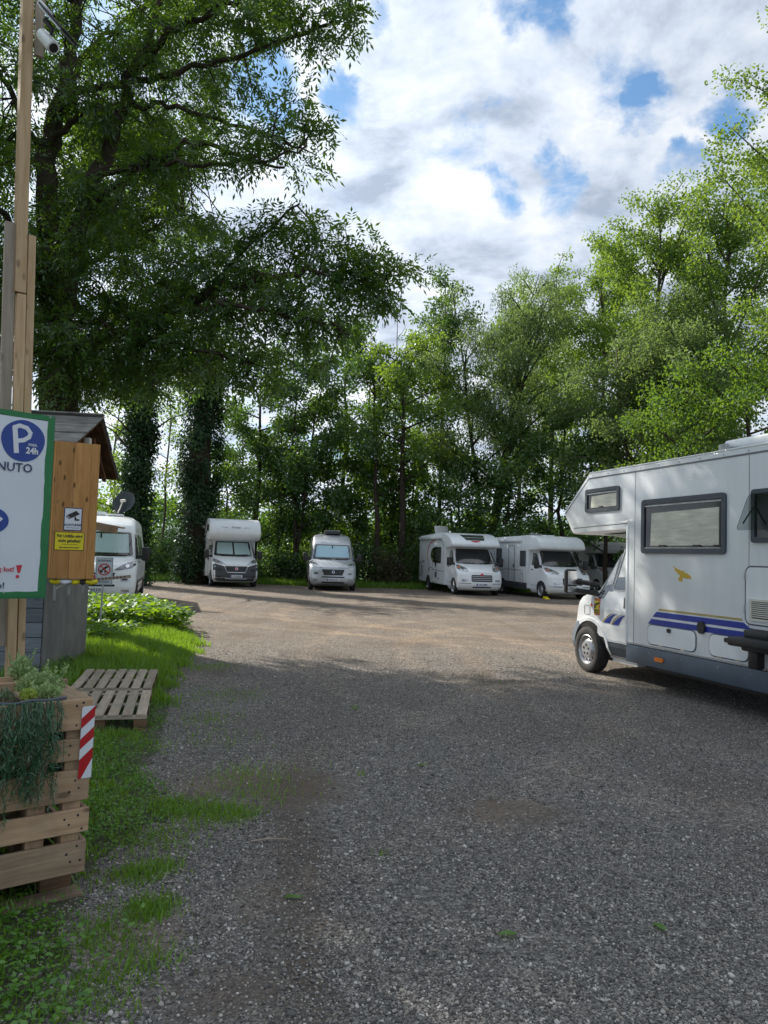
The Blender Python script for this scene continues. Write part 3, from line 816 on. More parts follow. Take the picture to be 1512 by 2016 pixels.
def cab_front(root, C, paint, face, plate_txt, blind=None, split=False, bumper=None, y_door=1.88):
    fr = C.front
    ws = patch('windscreen', [(-.83, 1.375), (-.5, 1.352), (.5, 1.352), (.83, 1.375), (.865, 1.42), (.775, 1.99), (.73, 2.025), (-.73, 2.025), (-.775, 1.99), (-.865, 1.42)], fr, M['glass'], root, .012, -.01, .10, True)
    if blind:
        if split:
            for s in (-1, 1):
                patch('sunblind', [(s * .04, 1.44), (s * .75, 1.46), (s * .69, 1.97), (s * .04, 1.98)], fr, M[blind], ws, .017, .005, .10)
        else:
            patch('sunblind', [(-.76, 1.45), (.76, 1.45), (.70, 1.97), (-.70, 1.97)], fr, M[blind], ws, .017, .005, .10)
            MB().box(-.02, .02, C.F(0, 1.90) - .06, C.F(0, 1.90) - .02, 1.80, 2.0).build('mirror_mount', M['black'], ws)
    for x0, x1 in ((-.62, -.05), (.12, .72)):
        pts = [fr(x0 + (x1 - x0) * t, 1.375 + .035 * t * (1 - t) * 4 * .4, .035) for t in np.linspace(0, 1, 6)]
        MB().tube(pts, .011, 6).build('wiper', M['black'], root)
    patch('bonnet', [(-.74, 1.335), (-.80, 1.20), (-.58, 1.03), (-.40, .99), (.40, .99), (.58, 1.03), (.80, 1.20), (.74, 1.335)], fr, paint, root, .014, -.004, .09)
    if face == 'new':
        for s in (-1, 1):
            hl = patch('headlight', [(s * .955, 1.235), (s * .86, 1.225), (s * .66, 1.14), (s * .46, 1.00), (s * .60, 1.00), (s * .90, 1.06), (s * .985, 1.13)], fr, M['lens' if bumper != 'plain' else 'lensdark'], root, .018, -.006, .07)
            patch('lamp_bowl', circle(s * .78, 1.11, .05, 12), fr, M['chrome'], hl, .022, .008, .05)
            fo = patch('fog_light', rrect(*((s * .74 - .11), .70, (s * .74 + .11), .80), .045), fr, M['lens' if bumper != 'black' else 'black'], root, .016, -.006, .06)
            patch('lamp_slot', rrect(s * .74 - .07, .725, s * .74 + .07, .775, .02), fr, M['black'], fo, .02, .008, .06)
            patch('lower_lamp', rrect(s * .76 - .10, .42, s * .76 + .10, .49, .03), fr, M['lens' if bumper != 'black' else 'black'], root, .013, -.006, .06)
        if bumper == 'black':
            patch('bumper', [(-.93, .26), (.93, .26), (.97, .45), (1.0, .80), (.99, .985), (.92, 1.03), (.66, .96), (.52, .90), (.40, .64), (-.40, .64), (-.52, .90), (-.66, .96), (-.92, 1.03), (-.99, .985), (-1.0, .80), (-.97, .45)], fr, M['darkgrey'], root, .010, -.006, .08)
            patch('bumper_trim', [(-.50, .42), (-.45, .36), (.45, .36), (.50, .42), (.43, .385), (-.43, .385)], fr, M['white'], root, .016, -.006, .08)
        gr = patch('grille', [(-.50, .925), (-.40, .675), (.40, .675), (.50, .925)], fr, M['black'], root, .016, -.006, .08)
        for z in (.74, .80, .86):
            patch('grille_bar', [(-.40 - (z - .72) * .3, z - .008), (.40 + (z - .72) * .3, z - .008), (.40 + (z - .72) * .3, z + .008), (-.40 - (z - .72) * .3, z + .008)], fr, M['darkgrey'], gr, .024, .006, .12)
        patch('emblem', circle(0, .81, .06, 16), fr, M['chrome'], gr, .03, .006, .06)
        patch('emblem_centre', circle(0, .81, .045, 16), fr, M['redsign' if bumper != 'silver' else 'signblue'], gr, .034, .02, .06)
        if bumper in ('silver', 'plain'):
            for z0 in (.57, .33):
                patch('lower_grille', rrect(-.50, z0, .50, z0 + .055, .02), fr, M['black'], root, .012, -.006, .08)
            patch('bumper_lip', rrect(-.66, .255, .66, .315, .02), fr, M['darkgrey'], root, .012, -.006, .08)
        plate(root, C, .485, plate_txt)
    else:
        for s in (-1, 1):
            hl = patch('headlight', [(s * .97, 1.14), (s * .93, 1.27), (s * .84, 1.31), (s * .70, 1.26), (s * .57, 1.14), (s * .54, 1.06), (s * .66, 1.03), (s * .90, 1.06)], fr, M['lens'], root, .020, -.006, .06)
            patch('lamp_bowl', circle(s * .77, 1.15, .055, 12), fr, M['chrome'], hl, .025, .008, .05)
            patch('indicator', circle(s * .89, 1.19, .035, 10), fr, M['orange'], hl, .025, .008, .05)
            patch('fog_light', rrect(s * .74 - .13, .60, s * .74 + .13, .69, .035), fr, M['lens'], root, .012, -.006, .06)
            patch('bumper_seam', rrect(s * .72 - .24, .505, s * .72 + .24, .53, .01), fr, M['greyline' if face == 'old' else 'black'], root, .008, -.006, .08)
        gr = patch('grille', rrect(-.47, .60, .47, .89, .05), fr, M['black'], root, .014, -.006, .08)
        for z in (.67, .745, .82):
            patch('grille_bar', rrect(-.45, z - .012, .45, z + .012, .008), fr, M['rim' if face == 'old' else 'darkgrey'], gr, .026, .006, .10)
        patch('emblem', circle(0, .895, .06, 16), fr, M['redsign'], gr, .03, .002, .06)
        patch('lower_grille', rrect(-.42, .335, .42, .385, .02), fr, M['black'], root, .010, -.006, .08)
        plate(root, C, .485, plate_txt)
    for s in (-1, 1):
        mirror(root, s)
        fn = C.side(s)
        d = outline('cab_door', root, fn, 1.02 if face == 'new' else 1.05, .52, y_door, 1.97, .08, .014, M['greyline'])
        patch('door_window', [(1.14, 1.40), (1.24, 1.40), (y_door - .06, 1.38), (y_door - .05, 1.92), (1.60, 1.93), (1.50, 1.88)], fn, M['glass'], d, .010, -.006, .15)
        patch('door_handle', rrect(y_door - .22, 1.18, y_door - .08, 1.23, .02), fn, M['black'], d, .02, 0)
        arch(root, fn, .95)
        wheel(root, s * .925, .95)
    return ws

def front_axle_root(name, nose, yaw, label, cat='motorhome', group=None):
    o = empty(name, (nose[0], nose[1], 0), rad(yaw))
    return tag(o, label, cat, group)

# --- B: overcab motorhome with black bumper
def motorhome_b():
    R = front_axle_root('motorhome', (-6.42, 34.04), 20, 'white overcab motorhome with rounded nose pod and black front bumper', 'motorhome')
    C = Cab('coach'); C.shell('cab', M['white'], R, 1.95)
    cab_front(R, C, M['white'], 'new', 'CO·EB 899', 'blind', True, 'black')
    arc = [(.60 + .55 * (1 - math.sin(t)) , 2.42 + .62 * (1 - math.cos(t)) - .0) for t in ()]
    P = [(1.92, .42), (1.92, 2.06), (1.0, 2.08), (.78, 2.12), (.62, 2.22), (.55, 2.36), (.56, 2.52), (.64, 2.70), (.80, 2.87), (1.02, 2.99), (1.30, 3.05), (1.75, 3.07), (2.3, 3.03), (6.75, 2.93), (6.85, 2.85), (6.85, .50), (6.75, .42)]
    prism('coach_body', P, -1.13, 1.13, M['gelcoat'], R, .045)
    # dark seam where the pod skin ends, a belt below it
    for s in (-1, 1):
        fn = sideflat(s, 1.13)
        coach_window(R, fn, 1.15, 2.46, 1.72, 2.78, .06)
        coach_window(R, fn, 5.2, 1.45, 5.9, 2.05)
        coach_window(R, fn, 2.3, 1.45, 3.0, 2.05)
        arch(R, fn, 4.75); wheel(R, s * 1.03, 4.75)
        patch('skirt', [(5.25, .42), (6.8, .42), (6.8, .58), (5.25, .58)], fn, M['rim'], R, .008)
    fn = sideflat(-1, 1.13)
    d = outline('side_door', R, fn, 3.3, .50, 3.95, 2.30, .08, .016)
    patch('door_pane', rrect(3.45, 1.55, 3.8, 2.1, .05), fn, M['glass'], d, .012)
    MB().box(-1.24, -1.135, 2.6, 6.6, 2.62, 2.76).build('awning', M['white'], R, bevel=.03)
    patch('service_hatch', rrect(4.0, .6, 4.3, 1.1, .03), fn, M['cream'], R, .01)
    patch('water_hatch', rrect(6.0, .75, 6.4, 1.05, .03), fn, M['cream'], R, .01)
    def nose(x, z, off):
        return (x, float(np.interp(z, [2.22, 2.36, 2.52, 2.70, 2.87, 2.99], [.62, .55, .56, .64, .80, 1.02])) - off, z)
    text('Forster', .14, basis((0, .605, 2.66), (1, 0, 0), (0, .34, 1)), M['greyline'], R, 'CENTER', italic=.2, ext=.004)
    for s in (-1, 1):
        patch('nose_line', [(s * .36, 2.635), (s * .66, 2.655), (s * .66, 2.665), (s * .36, 2.655)], nose, M['greyline'], R, .006, -.01)
    return R
# --- A and C: high-roof panel vans
def van(name, nose_, yaw, label, paint, plate_txt, blind, bumper):
    R = front_axle_root(name, nose_, yaw, label, 'camper van')
    C = Cab('van'); C.shell('body', paint, R, 5.95)
    cab_front(R, C, paint, 'new', plate_txt, blind, False, bumper)
    for s in (-1, 1):
        fn = C.side(s)
        w = patch('side_window', rrect(2.25, 1.36, 3.25, 1.98, .08), fn, M['glass'], R, .012, -.006, .2)
        patch('side_window', rrect(3.6, 1.40, 4.5, 1.96, .08), fn, M['glass'], R, .012, -.006, .2)
        outline('sliding_door', R, fn, 2.02, .48, 3.42, 2.12, .06, .014)
        patch('side_rail', rrect(1.3, .62, 4.6, .70, .02), fn, M['darkgrey'], R, .016, -.006, .2)
        arch(R, fn, 4.98); wheel(R, s * .925, 4.98)
    for x0, x1 in ((-.55, -.30), (.30, .55)):
        patch('roof_press', [(x0, 2.13), (x1, 2.13), (x1 * .96, 2.30), (x0 * .96, 2.30)], C.front, paint, R, .010, -.008, .08)
    return R, C
def van_a():
    R, C = van('camper_van', (-7.46, 20.05), 15, 'white high-roof camper van with grey satellite dish parked behind the hut', M['white'], 'KA·E 519', 'blind', 'plain')
    MB().box(-.75, -.05, 2.9, 3.6, 2.535, 2.64).build('roof_vent', M['white'], R, bevel=.03)
    MB().box(.0, .45, 2.75, 3.2, 2.53, 2.585).build('roof_plate', M['white'], R, bevel=.015)
    b = MB()
    V, F = [], []
    n = 28
    for i, (q, d_) in enumerate(((0.001, .05), (.15, .04), (.28, .015), (.36, -.015), (.365, -.02))):
        for k in range(n):
            a = 2 * PI * k / n; V.append((q * .92 * math.cos(a), d_, q * math.sin(a)))
    for i in range(4):
        for k in range(n): F.append((i * n + k, i * n + (k + 1) % n, (i + 1) * n + (k + 1) % n, (i + 1) * n + k))
    b.add(V, F)
    dish = tag(b.build('satellite_dish', M['frame'], None, smooth=True), 'grey round satellite dish raised on the white van roof', 'satellite dish')
    w = R.matrix_world
    rm = Matrix.Translation((-7.46, 20.05, 0)) @ Matrix.Rotation(rad(15), 4, 'Z')
    dish.matrix_world = rm @ Matrix.Translation((.42, 3.25, 2.97)) @ Matrix.Rotation(rad(20), 4, 'Y') @ Matrix.Rotation(rad(-28), 4, 'Z') @ Matrix.Rotation(rad(-14), 4, 'X')
    MB().tube([(-.05, -.02, -.42), (-.05, -.02, .05)], .022).tube([(.06, -.02, -.40), (.04, -.02, .1)], .022).build('dish_strut', M['darkgrey'], dish)
    MB().tube([(0, .0, -.36), (.14, -.22, -.30), (.22, -.42, -.12)], .02).tube([(.16, -.42, -.12), (.3, -.44, -.06)], .04).build('feed_arm', M['cream'], dish)
    MB().tube([(-.42, 2.02, 2.36), (-.43, 1.95, 2.62)], .006, 5).build('aerial', M['black'], R)
    return R
def van_c():
    R, C = van('camper_van', (-2.12, 33.52), 7, 'silver high-roof camper van with blue windscreen blind facing the lot', M['silver'], 'MZ·EA 5793', 'blindblue', 'silver')
    MB().box(-.32, .42, 2.4, 3.3, 2.53, 2.66).build('roof_vent', M['darkgrey'], R, bevel=.03)
    MB().box(-.30, .40, 2.38, 2.5, 2.67, 2.70).build('vent_lid', M['galv'], R, bevel=.01)
    text('DUCATO', .055, basis((.36, C.F(.36, 1.0) - .03, 1.015), (1, .1, 0), (0, .4, 1)), M['greyline'], R, 'CENTER', ext=.003)
    return R
def arc_poly(pts, w):
    P, Q = [], []
    for i, (a, b) in enumerate(pts):
        a0, b0 = pts[max(0, i - 1)]; a1, b1 = pts[min(len(pts) - 1, i + 1)]
        dx, dy = a1 - a0, b1 - b0; l = math.hypot(dx, dy)
        ww = w * (.35 + .65 * math.sin(PI * (i + .4) / len(pts)))
        P.append((a - dy / l * ww / 2, b + dx / l * ww / 2)); Q.append((a + dy / l * ww / 2, b - dx / l * ww / 2))
    return P + Q[::-1]
def motorhome_d():
    R = front_axle_root('motorhome', (4.33, 33.23), 12, 'white low-profile motorhome with a thin red swoosh and skylight above the cab')
    C = Cab('coach'); C.shell('cab', M['white'], R, 1.95)
    cab_front(R, C, M['white'], 'old', 'HC·G 888')
    P = [(1.92, .36), (1.92, 2.04), (1.15, 2.07), (.92, 2.12), (.90, 2.22), (1.02, 2.36), (1.30, 2.52), (1.75, 2.66), (2.3, 2.74), (3.0, 2.76), (6.45, 2.66), (6.55, 2.58), (6.55, .52), (6.45, .40)]
    prism('coach_body', P, -1.12, 1.12, M['gelcoat'], R, .06)
    def nose(x, z, off):
        y = float(np.interp(z, [2.22, 2.36, 2.52, 2.66, 2.74], [.90, 1.02, 1.30, 1.75, 2.3]))
        return (x, y - off * .6, z + off * .8)
    s_ = patch('skylight', [(-.42, 2.40), (.42, 2.40), (.55, 2.64), (-.55, 2.64)], nose, M['lensdark'], R, .02, -.01, .06)
    patch('skylight_bar', [(-.44, 2.50), (.44, 2.50), (.45, 2.52), (-.45, 2.52)], nose, M['rim'], s_, .026, .01, .06)
    patch('badge', [(-.2, 2.36), (.2, 2.36), (.0, 2.31)], nose, M['redsign'], s_, .03, .0, .06)
    fn = sideflat(-1, 1.12)
    patch('side_window', [(2.62, 1.34), (2.58, 1.42), (2.58, 2.02), (2.62, 2.08), (3.6, 2.09), (4.05, 2.02), (4.28, 1.86), (4.33, 1.70), (4.22, 1.52), (3.95, 1.38), (3.6, 1.34)], fn, M['glass'], R, .016)
    d = outline('side_door', R, fn, 3.35, .42, 4.0, 2.32, .06, .016, M['greyline'], .005)
    patch('door_pane', rrect(2.72, 1.42, 3.42, 2.0, .05), fn, M['lensdark'], d, .024, .012)
    patch('door_handle', rrect(3.38, 1.18, 3.55, 1.34, .02), fn, M['black'], d, .02)
    patch('red_swoosh', arc_poly([(3.55, 2.43), (4.0, 2.40), (4.5, 2.27), (4.85, 2.05), (5.0, 1.80), (4.95, 1.55), (4.8, 1.36)], .085), fn, M['red'], R, .005)
    patch('grey_swoosh', arc_poly([(4.8, 1.36), (4.4, 1.15), (3.8, 1.02), (3.0, .98), (2.0, .98)], .035), fn, M['greyline'], R, .005)
    patch('grey_swoosh', arc_poly([(3.0, 2.45), (2.55, 2.40), (2.3, 2.28), (2.15, 2.1)], .05), fn, M['greyline'], R, .005)
    text('Ixeo', .26, basis((-1.127, 5.95, 1.40), (0, -1, 0), (0, 0, 1)), M['greyline'], R, 'LEFT', italic=.35, ext=.002)
    for y0, y1, z0, z1 in ((5.75, 6.05, .72, 1.18), (6.1, 6.42, .62, 1.36)):
        outline('service_hatch', R, fn, y0, z0, y1, z1, .02, .03, M['darkgrey'], .012)
    patch('vent_grille', rrect(3.25, .66, 3.55, .92, .02), fn, M['darkgrey'], R, .012)
    patch('socket_cover', rrect(4.55, .92, 4.68, 1.12, .02), fn, M['darkgrey'], R, .012)
    patch('gas_flue', circle(2.9, .62, .045, 12), fn, M['black'], R, .02)
    MB().box(-1.23, -1.125, 2.55, 6.35, 2.46, 2.60).build('awning', M['white'], R, bevel=.03)
    MB().box(-.55, .15, 3.9, 4.7, 2.74, 2.80).tube([(-.2, 4.3, 2.7), (-.2, 4.3, 2.9)], .05).build('roof_base', M['white'], R, bevel=.015)
    pn = MB().box(-.36, .36, -.03, .03, -.19, .19).build('roof_panel', M['galv'], R, bevel=.04)
    pn.location = (-.55, 4.6, 2.95); pn.rotation_euler = (rad(-14), 0, rad(8))
    for s in (-1, 1):
        f2 = sideflat(s, 1.12); arch(R, f2, 4.75); wheel(R, s * 1.02, 4.75)
    return R
def motorhome_e():
    R = front_axle_root('motorhome', (8.05, 32.38), 18, 'white low-profile motorhome with dark grey lower skirt and line graphics')
    C = Cab('coach'); C.shell('cab', M['white'], R, 1.95)
    cab_front(R, C, M['white'], 'plain', 'MYK·C 41')
    P = [(1.92, .36), (1.92, 2.04), (1.12, 2.05), (.90, 2.10), (.88, 2.22), (.98, 2.42), (1.2, 2.58), (1.55, 2.68), (2.0, 2.70), (6.5, 2.62), (6.58, 2.52), (6.58, .45), (6.5, .36)]
    prism('coach_body', P, -1.12, 1.12, M['gelcoat'], R, .05)
    fn = sideflat(-1, 1.12)
    patch('skirt', [(2.0, .34), (6.5, .34), (6.55, .66), (4.9, .66), (2.0, .60)], fn, M['darkgrey'], R, .014)
    coach_window(R, fn, 5.65, 1.92, 6.15, 2.22, .04)
    coach_window(R, fn, 4.45, 1.42, 5.0, 2.12, .05)
    coach_window(R, fn, 2.12, 1.32, 2.65, 2.02, .05)
    d = outline('side_door', R, fn, 3.15, .45, 3.75, 2.25, .08, .016, M['greyline'], .022)
    patch('door_handle', rrect(3.2, 1.25, 3.3, 1.42, .02), fn, M['greyline'], d, .02)
    outline('service_hatch', R, fn, 4.9, .78, 5.3, 1.2, .02, .018, M['greyline'], .012)
    outline('service_hatch', R, fn, 2.35, .55, 2.6, 1.05, .02, .018, M['rim'], .02)
    patch('line_graphic', arc_poly([(4.6 + .5 * math.cos(t), 1.30 + .38 * math.sin(t)) for t in np.linspace(-.6, PI + .3, 16)], .035), fn, M['greyline'], R, .005)
    patch('line_graphic', arc_poly([(4.6, 1.12), (4.2, 1.15), (3.8, 1.17), (3.0, 1.15), (2.4, 1.14)], .03), fn, M['greyline'], R, .005)
    patch('line_graphic', arc_poly([(4.62, 1.05), (4.5, 1.3), (4.38, 1.52), (4.34, 1.3), (4.3, 1.05)], .03), fn, M['greyline'], R, .005)
    MB().box(-1.22, -1.125, 2.5, 6.45, 2.42, 2.57).build('awning', M['white'], R, bevel=.03)
    MB().box(-.3, .3, 3.2, 3.7, 2.68, 2.76).build('roof_vent', M['white'], R, bevel=.02)
    MB().box(-.25, .25, 2.0, 2.4, 2.69, 2.74).build('roof_vent', M['white'], R, bevel=.015)
    MB().tube([(-.5, 2.9, 2.70), (-.5, 2.9, 2.80), (.1, 2.9, 2.80), (.1, 2.9, 2.70)], .02).build('roof_bar', M['galv'], R)
    for s in (-1, 1):
        f2 = sideflat(s, 1.12); arch(R, f2, 4.35); wheel(R, s * 1.02, 4.35)
    return R
def motorhome_f():
    R = front_axle_root('motorhome', (12.3, 39.2), 16, 'grey motorhome with black roof edge half hidden behind the other campers')
    C = Cab('coach'); C.shell('cab', M['greycoach'], R, 1.95)
    cab_front(R, C, M['greycoach'], 'plain', 'KO·D 7')
    P = [(1.92, .36), (1.92, 2.04), (1.12, 2.05), (.88, 2.10), (.86, 2.30), (1.1, 2.55), (1.6, 2.70), (6.5, 2.66), (6.58, .45), (6.5, .36)]
    prism('coach_body', P, -1.12, 1.12, M['greycoach'], R, .05)
    fn = sideflat(-1, 1.12)
    patch('roof_edge', [(1.5, 2.50), (6.56, 2.46), (6.56, 2.66), (1.5, 2.70)], fn, M['black'], R, .03)
    coach_window(R, fn, 4.9, 1.5, 5.6, 2.15)
    patch('side_stripe', [(2.2, 1.6), (3.0, 2.2), (3.0, 1.9), (2.5, 1.5)], fn, M['darkgrey'], R, .008)
    text('Sunlight', .24, basis((-1.127, 4.6, 2.28), (0, -1, 0), (0, 0, 1)), M['blackink'], R, 'LEFT', italic=.3, ext=.002)
    MB().box(-.5, .1, 2.6, 3.2, 2.68, 2.78).build('roof_vent', M['cream'], R, bevel=.02)
    for s in (-1, 1):
        f2 = sideflat(s, 1.12); arch(R, f2, 4.75); wheel(R, s * 1.02, 4.75)
    return R

# --- G: the near overcab camper, older van front, seen along its left flank (local +x)
class OldCab(Cab):
    PROF = [(0.24, .16), (0.32, .05), (0.45, .0), (0.62, .0), (0.72, .05), (0.86, .09), (1.00, .15), (1.08, .26), (1.14, .46), (1.20, .74), (1.24, .90), (1.82, 1.49)]
    WID = [(0.24, .93), (0.40, 1.02), (0.70, 1.045), (0.95, 1.05), (1.12, 1.035), (1.22, 1.015), (1.82, .945)]
    BOW = [(0.2, .40), (0.7, .40), (1.0, .36), (1.2, .28), (1.82, .12)]
    def __init__(s):
        s.prof = list(s.PROF) + [(1.93, 1.62), (2.06, 1.78)]
        s.wid = list(s.WID) + [(2.06, .90)]; s.bow_ = list(s.BOW) + [(2.06, .08)]; s.r = .12; s.zmax = 2.06
def motorhome_g():
    yaw = 197
    ct = Vector((3.08 + .292 * -1.0 + .956 * 1.07, 11.19 + .956 * 1.0 + .292 * 1.07, 0))
    R = tag(empty('motorhome', ct, rad(yaw)), 'near white overcab camper with blue flank stripes and a yellow eagle', 'motorhome')
    C = OldCab()
    XS = 1.115
    cabsh = C.shell('cab', M['white'], R, 1.86)
    fn = sideflat(1, XS)
    fc = C.side(1)
    Y = lambda s: 1.0 - s                      # s = metres ahead of the front wheel's contact point
    P = [(1.85, .53), (1.85, 2.055), (.50, 2.015), (.44, 2.04), (.205, 2.32), (.20, 2.37), (.86, 2.885), (.92, 2.905), (6.25, 2.905), (6.28, 2.87), (6.28, .53)]
    prism('coach_body', P, -XS, XS, M['gelcoat'], R, .03)
    # aluminium edge trims
    patch('roof_trim', [(.90, 2.815), (6.27, 2.815), (6.27, 2.835), (.905, 2.835)], fn, M['greyline'], R, .004)
    patch('nose_trim', [(.245, 2.335), (.885, 2.815), (.90, 2.835), (.235, 2.345)], fn, M['greyline'], R, .004)
    patch('pod_trim', [(.50, 2.10), (1.86, 2.135), (1.86, 2.145), (.50, 2.11)], fn, M['greyline'], R, .004)
    MB().box(XS - .02, XS + .012, 1.84, 1.885, .53, 2.10).build('corner_trim', M['white'], R, bevel=.008)
    MB().box(-XS, XS + .006, .9, 6.25, 2.895, 2.915).build('roof_skin', M['white'], R, bevel=.008)
    # skirt below the living body
    sk = MB().box(-XS + .02, XS + .004, 1.86, 6.25, .30, .528).build('skirt', M['skirt'], R, bevel=.012)
    for y in (2.35, 2.98, 3.6, 4.1):
        patch('skirt_screw', circle(y, .47, .008, 8), sideflat(1, XS + .004), M['galv'], sk, .004, -.002)
    MB().box(-.8, .8, 1.7, 6.0, .20, .32).build('chassis', M['black'], R)
    for y in (2.02, 4.05): patch('panel_joint', [(y, .54), (y + .006, .54), (y + .006, 2.81), (y, 2.81)], fn, M['greyline'], R, .0025)
    for i in range(14):
        y = 1.0 + .38 * i; patch('rivet', circle(y, 2.86, .009, 8), fn, M['galv'], R, .004)
    patch('lower_trim', [(1.89, .545), (6.25, .545), (6.25, .56), (1.89, .56)], fn, M['galv'], R, .006)
    # windows
    def win(y0, z0, y1, z1, fr=.055, r=.05):
        w = ring('window', rrect(y0, z0, y1, z1, r), rrect(y0 + fr, z0 + fr, y1 - fr, z1 - fr, r * .6), fn, M['frame'], R, .028)
        return w
    def pane_of(w, y0, z0, y1, z1, blind=(.1, .02, .02, .12)):
        patch('pane', rrect(y0, z0, y1, z1, .03), fn, M['acrylic'], w, .010, .0)
        b0, b1, b2, b3 = blind
        patch('window_blind', [(y0 + b0, z0 + b1), (y1 - b2, z0 + b1), (y1 - b2, z1 - b3), (y0 + b0 + .02, z1 - b3 - .02)], fn, M['netblind'], w, .014, .004)
    w = win(Y(.17), 2.325, Y(-.68), 2.665, .05, .04); pane_of(w, Y(.12), 2.375, Y(-.63), 2.615, (.09, .015, .02, .04))
    patch('pane_rail', [(Y(.11), 2.585), (Y(-.62), 2.585), (Y(-.62), 2.60), (Y(.11), 2.60)], fn, M['galv'], w, .024, .004)
    for y in (Y(-.25),): patch('catch', rrect(y - .04, 2.385, y + .04, 2.405, .008), fn, M['black'], w, .03, .0)
    w = win(Y(-1.19), 1.735, Y(-2.72), 2.43, .062, .05); pane_of(w, Y(-1.25), 1.795, Y(-2.66), 2.37, (.12, .04, .05, .10))
    patch('pane_rail', [(Y(-1.26), 2.335), (Y(-2.65), 2.335), (Y(-2.65), 2.352), (Y(-1.26), 2.352)], fn, M['galv'], w, .024, .004)
    patch('pane_rail', [(Y(-1.26), 1.80), (Y(-2.65), 1.80), (Y(-2.65), 1.812), (Y(-1.26), 1.812)], fn, M['galv'], w, .022, .004)
    for y in (Y(-1.62), Y(-2.25), Y(-2.6)): patch('catch', rrect(y - .06, 1.822, y + .06, 1.842, .008), fn, M['black'], w, .034, .0)
    w = win(Y(-3.10), 1.86, Y(-3.95), 2.43, .055, .04); patch('pane', rrect(Y(-3.16), 1.92, Y(-3.89), 2.37, .03), fn, M['acrylic'], w, .010, .0)
    # the rear window stands open, hinged at its top
    tl = lambda a, b, off: (XS + .03 + (2.38 - b) * .42 + off, a, b)
    patch('open_pane', rrect(Y(-3.08), 1.985, Y(-3.93), 2.385, .05), tl, M['clearpane'], w, .008, -.002)
    MB().tube([(XS + .02, Y(-3.14), 2.25), (XS + .16, Y(-3.14), 2.06)], .008, 6).build('pane_stay', M['black'], w)
    # stripes along the flank
    patch('gold_stripe', [(Y(-1.55), 1.045), (Y(-2.955), 1.045), (Y(-2.965), 1.02), (Y(-1.53), 1.02)], fn, M['gold'], R, .004)
    patch('blue_stripe', [(Y(-1.50), 1.003), (Y(-2.98), 1.003), (Y(-3.06), .955), (Y(-3.4), .935), (Y(-1.42), .935)], fn, M['blue'], R, .004)
    patch('blue_stripe', [(Y(-1.395), .905), (Y(-3.3), .905), (Y(-3.3), .84), (Y(-1.33), .84)], fn, M['blue'], R, .004)
    # eagle emblem
    E_ = [(-1.80, 1.585), (-1.86, 1.56), (-1.93, 1.54), (-1.965, 1.525), (-1.985, 1.535), (-2.01, 1.53), (-2.015, 1.51), (-2.06, 1.505), (-2.12, 1.475), (-2.15, 1.435), (-2.11, 1.445), (-2.06, 1.44), (-2.03, 1.445), (-2.0, 1.455), (-1.985, 1.44), (-1.975, 1.395), (-1.955, 1.415), (-1.94, 1.395), (-1.925, 1.415), (-1.895, 1.42), (-1.925, 1.445), (-1.94, 1.475), (-1.90, 1.49), (-1.87, 1.52), (-1.84, 1.53), (-1.845, 1.55)]
    patch('eagle_emblem', [(Y(a), b) for a, b in E_], fn, M['eagle'], R, .004)
    # lockers
    for y0, y1, r_ in ((Y(-1.32), Y(-2.24), .07), (Y(-2.45), Y(-3.07), .08)):
        lk = patch('locker_door', rrect(y0 + .012, .592, y1 - .012, .828, r_), fn, M['gelcoat'], R, .012)
        ring('locker_seal', rrect(y0, .58, y1, .84, r_ + .01), rrect(y0 + .011, .591, y1 - .011, .829, r_), fn, M['frame'], lk, .006)
        yc = y0 + (y1 - y0) * .48
        patch('locker_latch', rrect(yc - .03, .765, yc + .03, .815, .015), fn, M['black'], lk, .03)
        for t in (.3, .75): patch('locker_hinge', rrect(y0 + (y1 - y0) * t - .035, .583, y0 + (y1 - y0) * t + .035, .597, .005), fn, M['chrome'], lk, .018)
    patch('filler_cap', [(Y(-2.335) + .062 * math.cos(t), .885 + .072 * math.sin(t)) for t in np.linspace(0, 2 * PI, 20)[:-1]], fn, M['black'], R, .03)
    a = patch('side_marker', rrect(Y(-1.49), .385, Y(-1.65), .435, .012), sideflat(1, XS + .004), M['orange'], R, .02)
    # habitation door with louvred vent
    d = patch('side_door', rrect(Y(-3.02), 1.0, Y(-3.75), 1.60, .07), fn, M['gelcoat'], R, .010)
    ring('door_seal', rrect(Y(-3.0), .985, Y(-3.77), 1.615, .085), rrect(Y(-3.018), 1.003, Y(-3.752), 1.597, .07), fn, M['frame'], d, .006)
    ring('vent_frame', rrect(Y(-3.085), 1.035, Y(-3.62), 1.265, .01), rrect(Y(-3.115), 1.06, Y(-3.59), 1.24, .005), fn, M['cream'], d, .028)
    patch('vent_back', rrect(Y(-3.11), 1.055, Y(-3.60), 1.245, .005), fn, M['black'], d, .013)
    for i in range(8):
        z = 1.075 + .021 * i
        MB().add([(XS + .012, Y(-3.115), z + .012), (XS + .012, Y(-3.59), z + .012), (XS + .026, Y(-3.59), z), (XS + .026, Y(-3.115), z), (XS + .012, Y(-3.115), z + .006), (XS + .012, Y(-3.59), z + .006)], [(0, 3, 2, 1), (3, 4, 5, 2), (0, 1, 5, 4)]).build('louvre', M['cream'], d)
    for z in (1.15, 1.5): MB().tube([(XS + .014, Y(-3.01), z - .04), (XS + .014, Y(-3.01), z + .04)], .012, 8).build('hinge', M['galv'], d)
    # black folding step arm beside the door
    b = MB().box(XS + .02, XS + .30, Y(-3.07), Y(-3.9), .775, .87).box(XS + .02, XS + .24, Y(-3.2), Y(-3.9), .735, .79).box(XS + .03, XS + .2, Y(-3.19), Y(-3.9), .865, .955).box(XS + .05, XS + .16, Y(-3.21), Y(-3.34), .55, .77)
    b.build('carrier_bracket', M['black'], R, bevel=.02)
